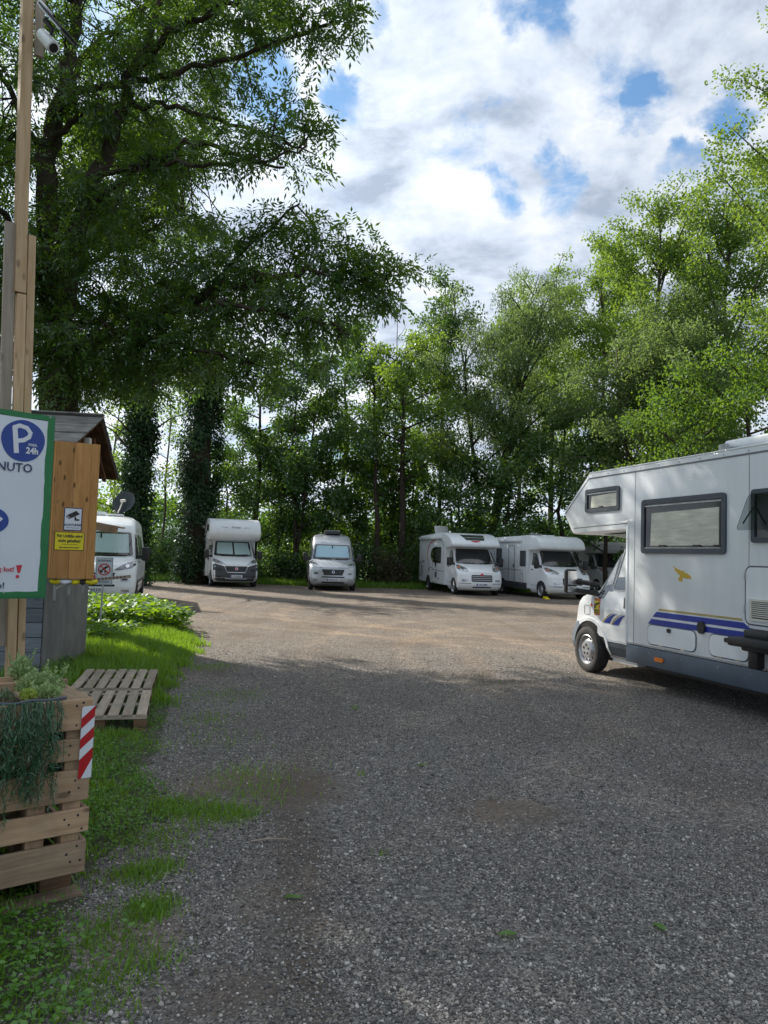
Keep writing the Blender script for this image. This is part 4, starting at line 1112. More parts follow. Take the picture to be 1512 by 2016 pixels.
    # awning rail on the roof
    aw = MB().box(XS - .22, XS - .10, Y(-2.55), 6.1, 2.955, 3.04).build('awning', M['white'], R, bevel=.03)
    MB().box(XS - .26, XS - .06, Y(-2.50), Y(-2.62), 2.90, 3.0).build('awning_foot', M['galv'], R, bevel=.015)
    MB().box(XS - .24, XS - .08, Y(-3.4), Y(-3.5), 2.90, 2.97).build('awning_foot', M['galv'], R, bevel=.01)
    # pod floor and cab roof gap
    MB().add([(-.8, .8, 2.02), (.8, .8, 2.02), (.85, 1.84, 1.90), (-.85, 1.84, 1.90), (-.8, 1.84, 2.02), (.8, 1.84, 2.02)], [(0, 1, 2, 3), (0, 3, 4), (1, 5, 2), (3, 2, 5, 4)]).build('pod_floor', M['cream'], R)
    # cab: windscreen, side glass, door, lamps
    fr = C.front
    ws = patch('windscreen', [(-.84, 1.27), (.84, 1.27), (.87, 1.33), (.80, 1.78), (.76, 1.83), (-.76, 1.83), (-.80, 1.78), (-.87, 1.33)], fr, M['glass'], R, .012, -.01, .1)
    patch('sunblind', [(-.76, 1.36), (.76, 1.36), (.70, 1.78), (-.70, 1.78)], fr, M['silverblind'], ws, .017, .004, .12)
    patch('headlight', [(.94, .84), (.94, 1.0), (.62, 1.02), (.52, .86)], fr, M['lens'], R, .012, -.01, .07)
    patch('headlight', [(-.94, .84), (-.94, 1.0), (-.62, 1.02), (-.52, .86)], fr, M['lens'], R, .012, -.01, .07)
    patch('grille', rrect(-.46, .80, .46, 1.0, .03), fr, M['black'], R, .012, -.01, .08)
    plate(R, C, .50, 'NR·K 62')
    bp = patch('bumper', [(-.92, .26), (.92, .26), (1.01, .45), (1.035, .70), (-1.035, .70), (-1.01, .45)], fr, M['bumpergrey'], R, .022, -.01, .09)
    for s in (1, -1):
        f2 = C.side(s)
        wy = Y(.14)
        A_ = [(wy + .435 * math.cos(t), .315 + .435 * math.sin(t)) for t in np.linspace(-.22, PI + .22, 28)]
        patch('wheel_arch', A_, f2, M['black'], R, .006, -.01, .1)
        O_ = [(wy + .475 * math.cos(t), .315 + .475 * math.sin(t)) for t in np.linspace(-.1, PI * .72, 24)] ; I_ = [(wy + .43 * math.cos(t), .315 + .43 * math.sin(t)) for t in np.linspace(-.1, PI * .72, 24)]
        patch('arch_lip', O_ + I_[::-1], f2, M['white'], R, .016, -.01)
        O_ = [(wy + .50 * math.cos(t), .315 + .50 * math.sin(t)) for t in np.linspace(PI * .70, PI + .2, 12)]; I_ = [(wy + .42 * math.cos(t), .315 + .42 * math.sin(t)) for t in np.linspace(PI * .70, PI + .2, 12)]
        patch('bumper_end', O_ + I_[::-1], f2, M['bumpergrey'], R, .024, -.01)
        wheel(R, s * 1.0, wy, .33, .20, True)
        arch(R, sideflat(s, XS), 4.75); wheel(R, s * 1.0, 4.75, .33, .20, True)
        d = patch('cab_door', [(1.06, .56), (1.38, .52), (1.825, .52), (1.825, 1.84), (1.66, 1.85), (1.06, 1.17), (1.03, 1.10), (1.08, .80)], f2, M['white'], R, .008, -.01, .12)
        q = patch('quarter_window', [(1.05, 1.105), (1.13, 1.085), (1.20, 1.09), (1.30, 1.20), (1.41, 1.20), (1.56, 1.725), (1.53, 1.735), (1.43, 1.62)], f2, M['glass'], d, .013, 0, .12)
        g = patch('door_window', [(1.44, 1.235), (1.77, 1.23), (1.80, 1.26), (1.80, 1.80), (1.66, 1.81), (1.60, 1.77)], f2, M['glass'], d, .013, 0, .12)
        patch('door_blind', [(1.515, 1.40), (1.78, 1.42), (1.78, 1.775), (1.665, 1.785), (1.625, 1.75)], f2, M['silverblind'], g, .017, .004, .1)
        patch('door_blind', [(1.22, 1.27), (1.39, 1.30), (1.49, 1.66), (1.42, 1.58)], f2, M['silverblind'], q, .017, .004, .1)
        patch('window_frame', [(1.415, 1.215), (1.80, 1.21), (1.80, 1.228), (1.432, 1.233), (1.60, 1.79), (1.585, 1.80)], f2, M['galv'], d, .018, 0)
        patch('sill_panel', [(1.31, .50), (1.84, .50), (1.84, .285), (1.30, .285)], f2, M['skirt2'], R, .014, -.01, .1)
        patch('sill_lip', [(1.30, .305), (1.85, .305), (1.85, .29), (1.30, .29)], f2, M['galv'], R, .02, -.01)
        h = patch('door_handle', rrect(1.715, .985, 1.79, 1.135, .015), f2, M['darkgrey'], d, .022)
        patch('lock', circle(1.775, .93, .012, 10), f2, M['black'], d, .014)
        patch('wing_seam', [(.93, .70), (.94, .70), (.97, 1.10), (.96, 1.10)], f2, M['greyline'], R, .003, -.01)
        outline('wing_hatch', R, f2, .72, .83, .87, .97, .02, .006, M['greyline'], .004)
        patch('indicator', [(.88, .985), (.925, .95), (.93, .99), (.91, 1.0)], f2, M['orange'], R, .012, -.01)
        st = patch('warning_sticker', rrect(.985, .845, 1.135, 1.085, .012), f2, M['redsign'], R, .010, -.004, .1)
        patch('sticker_field', rrect(.997, .86, 1.123, 1.05, .006), f2, M['yellow'], st, .013, .004, .1)
        patch('sticker_figure', [(1.0, .965), (1.12, 1.01), (1.12, 1.035), (1.0, 1.0)], f2, M['blackink'], st, .016, .006, .1)
        patch('sticker_figure', [(1.0, .94), (1.05, .955), (1.0, .965)], f2, M['blackink'], st, .016, .006, .1)
        if s > 0:
            text('ANGLES\nMORTS', .034, basis((f2(1.06, .895, .018)), (0, 1, 0), (0, 0, 1)), M['blackink'], st, 'CENTER', bold=.001)
            text('ATTENTION', .022, basis((f2(1.06, 1.067, .015)), (0, 1, 0), (0, 0, 1)), M['yellow'], st, 'CENTER')
        else:
            pass
        def sw(y0, z0, y1, z1, w, k):
            pts = [(y0 + (y1 - y0) * t, z0 + (z1 - z0) * (1 - (1 - t) ** 2)) for t in np.linspace(0, 1, 9)]
            lo = [(a + w * (1 - i / 8.0), b) for i, (a, b) in enumerate(pts)]
            return pts + lo[::-1]
        patch('blue_swoosh', sw(1.25, .755, 1.57, .895, .13, 0), f2, M['blue'], R, .017, -.004)
        patch('gold_swoosh', sw(1.205, .755, 1.50, .90, .035, 0), f2, M['gold'], R, .0165, -.004)
        patch('blue_swoosh', sw(1.46, .745, 1.79, .895, .13, 0), f2, M['blue'], R, .017, -.004)
        patch('gold_swoosh', sw(1.415, .745, 1.70, .90, .035, 0), f2, M['gold'], R, .0165, -.004)
        # big mirror on two arms
        xm = C.W(1.2)
        mb = MB().box(xm + .15, xm + .34, .62, .73, 1.13, 1.49)
        mb.v = [(s * a, b_, c) for a, b_, c in mb.v]
        if s < 0: mb.f = [tuple(reversed(f)) for f in mb.f]
        mo = mb.build('wing_mirror', M['black'], R, bevel=.045, seg=3)
        for z0, z1 in ((1.29, 1.33), (1.16, 1.20)):
            MB().tube([(s * (xm - .02), 1.06, z0 - .02), (s * (xm + .07), .98, z0), (s * (xm + .18), .70, z1 - .02)], [.035, .04, .035], 8).build('mirror_arm', M['black'], mo)
        g_ = MB().box(xm + .17, xm + .32, .725, .738, 1.26, 1.46).box(xm + .17, xm + .32, .725, .738, 1.15, 1.24)
        g_.v = [(s * a, b_, c) for a, b_, c in g_.v]
        g_.build('mirror_glass', M['chrome'], mo)
    return R
M['netblind'] = mat('net_blind', (0.56, 0.56, 0.48), 0.5, var=0.16, vscale=3, coat=0.25, stretch=(1, 1.2, 7), bump=.5, bscale=5)
M['silverblind'] = mat('silver_blind', (0.50, 0.52, 0.53), 0.30, var=0.35, vscale=5, coat=0.9, bump=0.5, bscale=9)
M['bumpergrey'] = mat('bumper_grey', (0.22, 0.25, 0.29), 0.5, var=0.08)
M['skirt2'] = mat('sill_grey', (0.045, 0.06, 0.075), 0.45, var=0.1)
def clear_pane():
    m = bpy.data.materials.new('acrylic_pane'); m.use_nodes = True
    N, L = m.node_tree.nodes, m.node_tree.links
    N.clear()
    o = N.new('ShaderNodeOutputMaterial'); g = N.new('ShaderNodeBsdfGlossy'); g.inputs['Roughness'].default_value = .06
    t = N.new('ShaderNodeBsdfTransparent'); t.inputs[0].default_value = (.62, .66, .67, 1)
    mx = N.new('ShaderNodeMixShader'); mx.inputs[0].default_value = .13
    L.new(t.outputs[0], mx.inputs[1]); L.new(g.outputs[0], mx.inputs[2]); L.new(mx.outputs[0], o.inputs[0])
    return m
M['clearpane'] = clear_pane()
# ------------------------------------------------------------------ ground
def sheet(name, pts, z, m_):
    return tag(obj(name, mesh(name, [(x, y, z) for x, y in pts], [tuple(range(len(pts)))], m_)), kind='structure')
def terrain():
    xs = np.concatenate([np.linspace(-700, -80, 12), np.linspace(-60, 60, 13), np.linspace(80, 700, 12)])
    ys = np.concatenate([np.linspace(-250, 30, 8), np.linspace(40, 160, 25), np.linspace(200, 1200, 10)])
    V, F = [], []
    for y in ys:
        for x in xs:
            t = min(1, max(0, (y - 52) / 75)); t2 = min(1, max(0, (y - 130) / 900))
            V.append((x, y, -.03 + 3.6 * t * t * (3 - 2 * t) + 5 * t2 + .35 * math.sin(x * .05) * t))
    n = len(xs)
    for i in range(len(ys) - 1):
        for k in range(n - 1): F.append((i * n + k, i * n + k + 1, (i + 1) * n + k + 1, (i + 1) * n + k))
    return tag(obj('meadow_ground', mesh('meadow_ground', V, F, M['meadow'], True)), kind='structure')
terrain()
LOT = [(-40, -30), (40, -30), (40, 36), (22, 40), (14, 41.5), (10.5, 40.8), (8, 38.6), (5.5, 37.9), (2, 38.3), (-1, 37.8), (-4.8, 38.0), (-8.5, 38.6), (-11.6, 38.3), (-16, 39), (-40, 40)]
sheet('gravel_lot', LOT, 0.0, M['gravel'])
WOOD = [(-40, 40.2), (-16, 39.2), (-11.6, 38.5), (-8.5, 38.8), (-4.8, 38.2), (-1, 38.0), (2, 38.5), (5.5, 38.1), (8, 38.8), (10.5, 41.0), (14, 41.7), (22, 40.2), (40, 36.2), (60, 52), (-40, 49)]
sheet('woodland_floor', WOOD, 0.004, M['litter'])
VERGE = [(-5.9, 19.3), (-4.7, 17.0), (-3.75, 15.0), (-3.1, 13.45), (-2.85, 11.9), (-2.55, 9.8), (-2.2, 8.1), (-1.95, 6.9), (-1.72, 5.95), (-1.62, 5.45), (-1.45, 5.1), (-1.22, 4.75), (-1.35, 4.3),
         (-1.42, 3.9), (-1.32, 3.5), (-1.18, 3.1), (-1.12, 2.8), (-1.05, 2.2), (-3, 1.0), (-16, 2), (-16, 16), (-10, 19.0)]
def smooth_poly(P, k=4, amp=0.07, seed=3):
    rg = random.Random(seed); Q = []
    n = len(P)
    for i in range(n):
        p0, p1, p2, p3 = (Vector((*P[(i + j - 1) % n], 0)) for j in range(4))
        for j in range(k):
            t = j / k
            q = .5 * ((2 * p1) + (p2 - p0) * t + (2 * p0 - 5 * p1 + 4 * p2 - p3) * t * t + (3 * p1 - p0 - 3 * p2 + p3) * t ** 3)
            Q.append((q.x + rg.uniform(-amp, amp), q.y + rg.uniform(-amp, amp)))
    return Q
VERGE_S = smooth_poly(VERGE)
sheet('grass_verge', VERGE_S, 0.004, M['soil'])

# ------------------------------------------------------------------ notice hut
def frame_of(x, y, deg, z=0.0):
    return Matrix.Translation((x, y, z)) @ Matrix.Rotation(rad(deg), 4, 'Z')
HUT = frame_of(-3.93, 9.13, 7)
RX = lambda d: Matrix.Rotation(rad(d), 4, 'X')
RY = lambda d: Matrix.Rotation(rad(d), 4, 'Y')
RZ = lambda d: Matrix.Rotation(rad(d), 4, 'Z')
T = lambda x, y, z: Matrix.Translation((x, y, z))
def hut():
    R = tag(empty('notice_hut'), 'small hut with concrete flank, blue-grey boarded front and silvered gable roof', 'hut')
    R.matrix_world = HUT
    rg = random.Random(5)
    for i in range(16):
        z = .085 + .171 * i
        board(R, (2.26, .024, .165), M['plankgrey'], T(-1.18, -.012 + rg.uniform(-.003, .003), z) @ RX(rg.uniform(-1, 1)))
    MB().box(-.05, 0, .0, 1.85, .0, 2.70).build('side_panel', M['concrete'], R, bevel=.006)
    MB().box(-2.32, -2.26, .0, 1.85, .0, 2.70).build('side_panel', M['concrete'], R, bevel=.006)
    MB().box(-2.26, -.05, 1.80, 1.85, .0, 2.5).build('back_panel', M['concrete'], R)
    MB().add([(-.03, .0, 2.70), (-.03, 1.85, 2.62), (-.03, .95, 3.22), (-.05, .0, 2.70), (-.05, 1.85, 2.62), (-.05, .95, 3.22)], [(0, 1, 2), (3, 5, 4), (0, 2, 5, 3), (1, 4, 5, 2)]).build('gable_shade', M['soffit'], R)  # dark sheet standing in for the shaded inside of the open gable
    # roof: front slope of three lapped board courses, back slope likewise
    def slope(y0, z0, y1, z1, n, mname):
        L_ = math.hypot(y1 - y0, z1 - z0); a = math.degrees(math.atan2(z1 - z0, y1 - y0)); w = L_ / n
        for i in range(n):
            t = (i + .5) / n
            board(R, (3.02, w + .05, .020), M[mname], T(-1.22 + rg.uniform(-.012, .012), y0 + (y1 - y0) * t, z0 + (z1 - z0) * t + .010 * (i % 2)) @ RX(a - 1.6), 'roof_board')
    slope(-.22, 2.81, .95, 3.31, 3, 'roofwood')
    slope(2.05, 2.62, .96, 3.31, 4, 'roofwood')
    def lining(y0, z0, y1, z1):
        L_ = math.hypot(y1 - y0, z1 - z0); a = math.degrees(math.atan2(z1 - z0, y1 - y0))
        board(R, (2.98, L_, .018), M['soffit'], T(-1.22, (y0 + y1) / 2, (z0 + z1) / 2 - .034) @ RX(a), 'soffit')
    lining(-.20, 2.81, .93, 3.29); lining(2.03, 2.62, .98, 3.28)
    board(R, (3.04, .10, .018), M['roofwood'], T(-1.22, .96, 3.345) @ RX(-4), 'ridge_board')
    for y, z, a in ((.3, 2.95, 24), (1.55, 2.85, -32)):
        board(R, (.05, .9, .07), M['soffit'], T(.12, y, z - .05) @ RX(a), 'rafter')
    MB().box(.12, .20, .70, .80, 2.92, 3.0).build('junction_box', M['cream'], R, bevel=.01)
    # shelf jutting out at the back
    board(R, (.62, .34, .022), M['pallet'], T(.20, 1.45, 1.92) @ RY(9), 'shelf_board')
    board(R, (.60, .024, .10), M['crate'], T(.18, 1.29, 1.875) @ RY(9), 'shelf_edge')
    return R
hut()
def cabinet():
    R = tag(empty('notice_cabinet'), 'tall orange pine cabinet hung on the concrete flank of the hut', 'cabinet')
    CAB = frame_of(-3.60, 8.92, 25)
    R.matrix_world = CAB
    x0, x1, y0, y1, z0, z1 = -.245, .245, -.10, .18, 1.225, 2.79
    h = z1 - z0
    ws = ((x0 + .045, x0 + .215), (x0 + .217, x0 + .40), (x0 + .402, x1))
    for a, b in ws:
        board(R, (h, .022, b - a), M['pine'], T((a + b) / 2, y0, z0 + h / 2) @ Matrix(((0, 0, 1, 0), (0, 1, 0, 0), (-1, 0, 0, 0), (0, 0, 0, 1))), 'plank', .0015)
    up = Matrix(((0, 0, 1, 0), (0, 1, 0, 0), (-1, 0, 0, 0), (0, 0, 0, 1)))
    board(R, (h, .04, .02), M['pine'], T(x0 + .012, y0 + .008, z0 + h / 2) @ up, 'side_strip', .002)
    board(R, (h, .03, .018), M['pine'], T(x0 + .034, y0 + .003, z0 + h / 2) @ up, 'side_strip', .002)
    for x in (x0 + .01, x1 - .01):
        board(R, (h, y1 - y0 - .03, .02), M['pine'], T(x, (y0 + y1) / 2 + .012, z0 + h / 2) @ up, 'side_board', .002)
    MB().box(x0 + .02, x1 - .02, y0 + .012, y1, z0, z0 + .02).build('floor_board', M['pine'], R)
    MB().box(x0 + .02, x1 - .02, y0 + .012, y1, z1 - .02, z1).build('top_board', M['pine'], R)
    for x, l in ((-.17, .26), (-.02, .20), (.13, .17)):
        MB().box(x, x + .03, .05, .08, z0 - l, z0 - .005).build('bracket', M['galv'], R, bevel=.003)
    MB().tube([(-.14, .03, z0 - .12), (-.02, -.05, z0 - .035), (.05, -.05, z0 - .03)], .009, 6).build('bracket_stay', M['cream'], R)
    # security sign, liability sign
    s = tag(empty('camera_sign'), 'small white video surveillance sign with camera pictogram on the pine cabinet', 'sign')
    s.matrix_world = CAB @ T(-.01, y0 - .012, 1.905)
    pf = lambda a, b, off: (a, -off, b)
    patch('sign_plate', rrect(-.098, -.132, .098, .132, .012), pf, M['ink'], s, .002, -.001)
    patch('sign_face', rrect(-.088, -.122, .088, .122, .008), pf, M['whitefilm'], s, .003, .001)
    patch('camera_pictogram', [(-.066, .045), (.030, .098), (.072, .062), (-.025, .008)], pf, M['blackink'], s, .0042, .002)
    patch('camera_pictogram', [(-.072, .040), (-.030, .004), (-.036, -.004), (-.078, .030)], pf, M['blackink'], s, .0042, .002)
    patch('camera_pictogram', [(.012, .022), (.03, .034), (.036, .004), (.068, .004), (.068, -.016), (.018, -.016)], pf, M['blackink'], s, .0042, .002)
    text('ACHTUNG!', .036, basis((0, -.0045, -.066), (1, 0, 0), (0, 0, 1)), M['ink'], s, 'CENTER', bold=.0012, squeeze=.95)
    text('Videoüberwachung', .018, basis((0, -.0045, -.098), (1, 0, 0), (0, 0, 1)), M['ink'], s, 'CENTER')
    s = tag(empty('liability_sign'), 'yellow landscape notice with black German text below the camera sign', 'sign')
    s.matrix_world = CAB @ T(-.035, y0 - .012, 1.652)
    patch('sign_plate', rrect(-.158, -.104, .158, .104, .006), pf, M['blackink'], s, .002, -.001)
    patch('sign_face', rrect(-.152, -.098, .152, .098, .004), pf, M['yellow'], s, .003, .001)
    for tx, z, sz, bo in (('Für Unfälle wird', .058, .048, .0014), ('nicht gehaftet!', .004, .048, .0014), ('Eltern haften für ihre Kinder!', -.072, .021, .0006)):
        text(tx, sz, basis((0, -.0045, z), (1, 0, 0), (0, 0, 1)), M['blackink'], s, 'CENTER', bold=bo, squeeze=.86)
    patch('rule_line', [(-.08, -.034), (.09, -.034), (.09, -.038), (-.08, -.038)], pf, M['blackink'], s, .0042, .002)
    # rolled barrier tape and a marked lath pushed under the cabinet
    t = tag(empty('barrier_tape'), 'crumpled yellow and white barrier tape stuffed beneath the pine cabinet', 'tape')
    t.matrix_world = CAB @ T(-.21, -.08, 1.19)
    rg = random.Random(8)
    for i, (a, b, mm) in enumerate(((0, .10, 'yellow'), (.085, .22, 'whitefilm'), (.20, .32, 'yellow'), (.31, .38, 'nail'), (.37, .50, 'yellow'))):
        MB().tube([(a, rg.uniform(0, .05), .005), ((a + b) / 2, rg.uniform(0, .05), -.008), (b, rg.uniform(0, .05), .006)], [.022, .032, .022], 8).build('tape_fold', M[mm], t, smooth=True)
    l = tag(empty('marked_lath'), 'thin pale lath with dark marks poking out right of the pine cabinet', 'lath')
    l.matrix_world = CAB @ T(.12, -.05, 1.20) @ RZ(8) @ RY(-6)
    board(l, (.60, .02, .036), M['battengrey'], T(.26, 0, 0), 'lath_body', .002)
    for i in range(9):
        patch('mark', rrect(.14 + .042 * i, -.008, .158 + .042 * i, .012, .002), lambda a, b, off: (a, -.0105 - off, b), M['nail'], l, .001, -.002)
cabinet()
def dog_sign():
    s = tag(empty('dog_sign', (-4.93, 13.7, 0), rad(14)), 'white no-dog-fouling sign on a thin steel post in the weeds', 'sign')
    pf = lambda a, b, off: (a, -.012 - off, b)
    MB().tube([(-.035, 0.012, 0), (.0, 0.012, 1.36)], .017, 8).build('post', M['galv'], s)
    patch('sign_plate', rrect(-.145, .93, .145, 1.415, .01), pf, M['signwhite'], s, .003, -.004)
    ring('sign_border', rrect(-.135, .94, .135, 1.405, .008), rrect(-.130, .945, .130, 1.40, .006), pf, M['ink'], s, .0045, .002)
    ring('ban_ring', circle(0, 1.20, .105, 32), circle(0, 1.20, .086, 32), pf, M['redsign'], s, .007, .002)
    patch('dog_pictogram', [(-.062, 1.14), (-.03, 1.15), (-.025, 1.185), (.012, 1.195), (.03, 1.225), (.05, 1.228), (.072, 1.25), (.055, 1.262), (.022, 1.258), (-.008, 1.235), (-.032, 1.215), (-.045, 1.19), (-.06, 1.18), (-.075, 1.20), (-.08, 1.19)], pf, M['blackink'], s, .005, .002)
    patch('dog_pictogram', [(.0, 1.20), (.022, 1.20), (.024, 1.13), (.006, 1.13)], pf, M['blackink'], s, .0052, .002)
    patch('ban_bar', [(-.072, 1.262), (-.058, 1.274), (.076, 1.142), (.062, 1.128)], pf, M['redsign'], s, .0085, .002)
    text('ACHTUNG', .046, basis((0, -.0175, 1.355), (1, 0, 0), (0, 0, 1)), M['ink'], s, 'CENTER', bold=.001)
    text('Hundeklo!', .046, basis((0, -.0175, .985), (1, 0, 0), (0, 0, 1)), M['ink'], s, 'CENTER', bold=.0006)
dog_sign()
# ------------------------------------------------------------------ welcome sign on the near left
def welcome_sign():
    th = 45.6
    R = tag(empty('welcome_sign'), 'large pale blue-white parking sign with green painted border', 'sign')
    MW = frame_of(-2.172, 5.0, th, 1.268)
    R.matrix_world = MW
    n = MW.to_3x3() @ Vector((0, -1, 0)); p0 = MW.translation; inv = MW.inverted()
    def on(px, py):
        d = ray(px, py); c = Vector((0, 0, CAM_H)); q = inv @ (c + d * ((p0 - c).dot(n) / d.dot(n))); return q.x, q.z
    pf = lambda a, b, off: (a, -off, b)
    patch('backing', rrect(-.86, -.01, .0, 1.172, .008), lambda a, b, off: (a, -off, b), M['signgreen'], R, .003, -.018)
    patch('face', rrect(-.83, .03, -.042, 1.135, .006), pf, M['signwhite'], R, .006, -.002)
    rg = random.Random(4)
    # brushed green border laps unevenly over the face
    e_ = []
    zz = np.linspace(.0, 1.165, 26)
    e_ = [(-.006, z) for z in zz] + [(-.050 - rg.uniform(-.004, .005), z) for z in zz[::-1]]
    patch('painted_border', e_, pf, M['signgreen'], R, .008, .003)
    xs = np.linspace(-.85, -.04, 18)
    patch('painted_border', [(x, 1.168) for x in xs] + [(x, 1.138 + rg.uniform(-.004, .004)) for x in xs[::-1]], pf, M['signgreen'], R, .0085, .003)
    patch('painted_border', [(x, .002) for x in xs[::-1]] + [(x, .034 + rg.uniform(-.004, .004)) for x in xs], pf, M['signgreen'], R, .0085, .003)
    cx, cz = on(45, 868); ex = (on(88, 868)[0] - on(2, 868)[0]) / 2; ez = (on(45, 826)[1] - on(45, 908)[1]) / 2
    disc = patch('blue_disc', [(cx + ex * math.cos(t) * (1 + .03 * math.sin(3 * t)), cz + ez * math.sin(t)) for t in np.linspace(0, 2 * PI, 40)[:-1]], pf, M['signblue'], R, .009, .003)
    def stroke(pts, w):
        P, Q = [], []
        for i, (a, b) in enumerate(pts):
            a0, b0 = pts[max(0, i - 1)]; a1, b1 = pts[min(len(pts) - 1, i + 1)]
            dx, dy = a1 - a0, b1 - b0; l = math.hypot(dx, dy) or 1
            P.append((a - dy / l * w / 2, b + dx / l * w / 2)); Q.append((a + dy / l * w / 2, b - dx / l * w / 2))
        return P + Q[::-1]
    pk = [on(*q) for q in ((31, 892), (30, 870), (28, 840))]
    patch('letter_stem', stroke(pk, .030), pf, M['whitefilm'], disc, .0115, .005)
    pk = [on(*q) for q in ((25, 842), (38, 838), (52, 843), (59, 853), (56, 861), (45, 867), (29, 868))]
    patch('letter_bowl', stroke(pk, .027), pf, M['whitefilm'], disc, .012, .005)
    def t(body, px, py, hpx, m_, al='LEFT', bold=0.0, sq=1.0, par=None):
        x, z = on(px, py); h = on(px, py - hpx / 2)[1] - on(px, py + hpx / 2)[1]
        return text(body, h / .70, basis((x, -.0125, z), (1, 0, 0), (0, 0, 1)), m_, par or R, al, bold=bold, squeeze=sq)
    t('max.', 73, 877, 7, M['whitefilm'], 'RIGHT', .0004, .95, disc)
    t('24h', 74, 890, 12, M['whitefilm'], 'RIGHT', .002, .92, disc)
    t('BENVENUTO', 63, 924, 17, M['ink'], 'RIGHT', .0006, .95)
    t('parking lot!', 27, 1121, 9, M['redsign'], 'RIGHT', .0006, 1.15)
    t('o!', 8, 1153, 12, M['ink'], 'RIGHT', .0006, 1.1)
    P = [on(*q) for q in ((31, 1113), (43, 1112), (38, 1128), (34, 1128))]
    patch('exclamation_mark', P, pf, M['redsign'], R, .009, .003)
    x, z = on(33.5, 1135); patch('exclamation_mark', circle(x, z, .011, 12), pf, M['redsign'], R, .009, .003)
    cx, cz = on(-24, 1024)
    d2 = patch('blue_disc', [(cx + ex * .9 * math.cos(q), cz + .086 * math.sin(q)) for q in np.linspace(0, 2 * PI, 40)[:-1]], pf, M['signblue'], R, .009, .003)
    patch('white_arrow', [(cx - .07, cz - .012), (cx + .03, cz - .012), (cx + .03, cz - .04), (cx + .085, cz + .012), (cx + .03, cz + .05), (cx + .03, cz + .022), (cx - .07, cz + .022)], pf, M['whitefilm'], d2, .0115, .005)
    for px, py in ((6, 1166), (98, 822)):
        x, z = on(px, py); patch('screw', circle(x, z, .006, 8), pf, M['galv'], R, .012, .004)
welcome_sign()
# ------------------------------------------------------------------ wooden pole of lapped battens
UP = Matrix(((0, 0, 1, 0), (0, 1, 0, 0), (-1, 0, 0, 0), (0, 0, 0, 1)))
def pole():
    R = tag(empty('camera_pole', (-2.51, 5.34, 0)), 'tall wooden pole of lapped battens rising behind the parking sign', 'pole')
    L = T(0, 0, 0) @ RY(-1.75)
    def bt(x, y, z0, z1, w, d, m_, a=42):
        board(R, (z1 - z0, w, d), M[m_], L @ T(x, y, (z0 + z1) / 2) @ RZ(a) @ UP, 'batten', .003)
    bt(0.0, 0, 0, 3.36, .052, .060, 'batten')
    bt(-.012, .0, 3.37, 5.95, .068, .078, 'batten')
    bt(.052, .035, .6, 3.80, .028, .05, 'batten')
    bt(-.062, -.05, .9, 3.86, .03, .075, 'battengrey')
    bt(.068, .03, 5.12, 5.95, .035, .06, 'battengrey')
    c = tag(empty('security_camera'), 'white bullet security camera mounted on the wooden pole', 'camera')
    d = Vector((.60, -.35, -.72)).normalized()
    q = Vector((0, 0, 1)).rotation_difference(d).to_matrix().to_4x4()
    p = at(83, 68, 5.28)
    c.matrix_world = Matrix.Translation(p) @ q
    V, F = tube([(0, 0, z) for z in (-.02, -.015, .0, .02, .16, .195, .20)], [.004, .028, .042, .046, .046, .044, .038], 20)
    o = obj('housing', mesh('housing', V, F, M['white'], True, None, True), c)
    V, F = tube([(0, 0, .196), (0, 0, .203)], [.034, .030], 16); obj('lens', mesh('lens', V, F, M['black'], False, None, True), c)
    MB().tube([(-.03, .02, .10), (-.06, .05, .06), (-.09, .03, -.02)], [.012, .016, .02], 8).build('mount', M['black'], c)
    s = tag(empty('solar_panel'), 'thin black panel on a white bracket above the security camera', 'panel')
    p = at(84, 12, 5.25); p2 = at(139, 74, 5.1)
    d = (p2 - p); l = d.length
    q = Vector((1, 0, 0)).rotation_difference(d.normalized()).to_matrix().to_4x4()
    s.matrix_world = Matrix.Translation(p) @ q
    MB().box(.07, l, -.08, .08, -.008, .008).build('panel_plate', M['black'], s, bevel=.003)
    MB().box(.09, l - .03, -.07, .07, -.022, -.010).build('panel_back', M['whitefilm'], s, bevel=.003)
    MB().box(-.03, .10, -.03, .03, -.02, .02).build('panel_bracket', M['whitefilm'], s, bevel=.008)
pole()
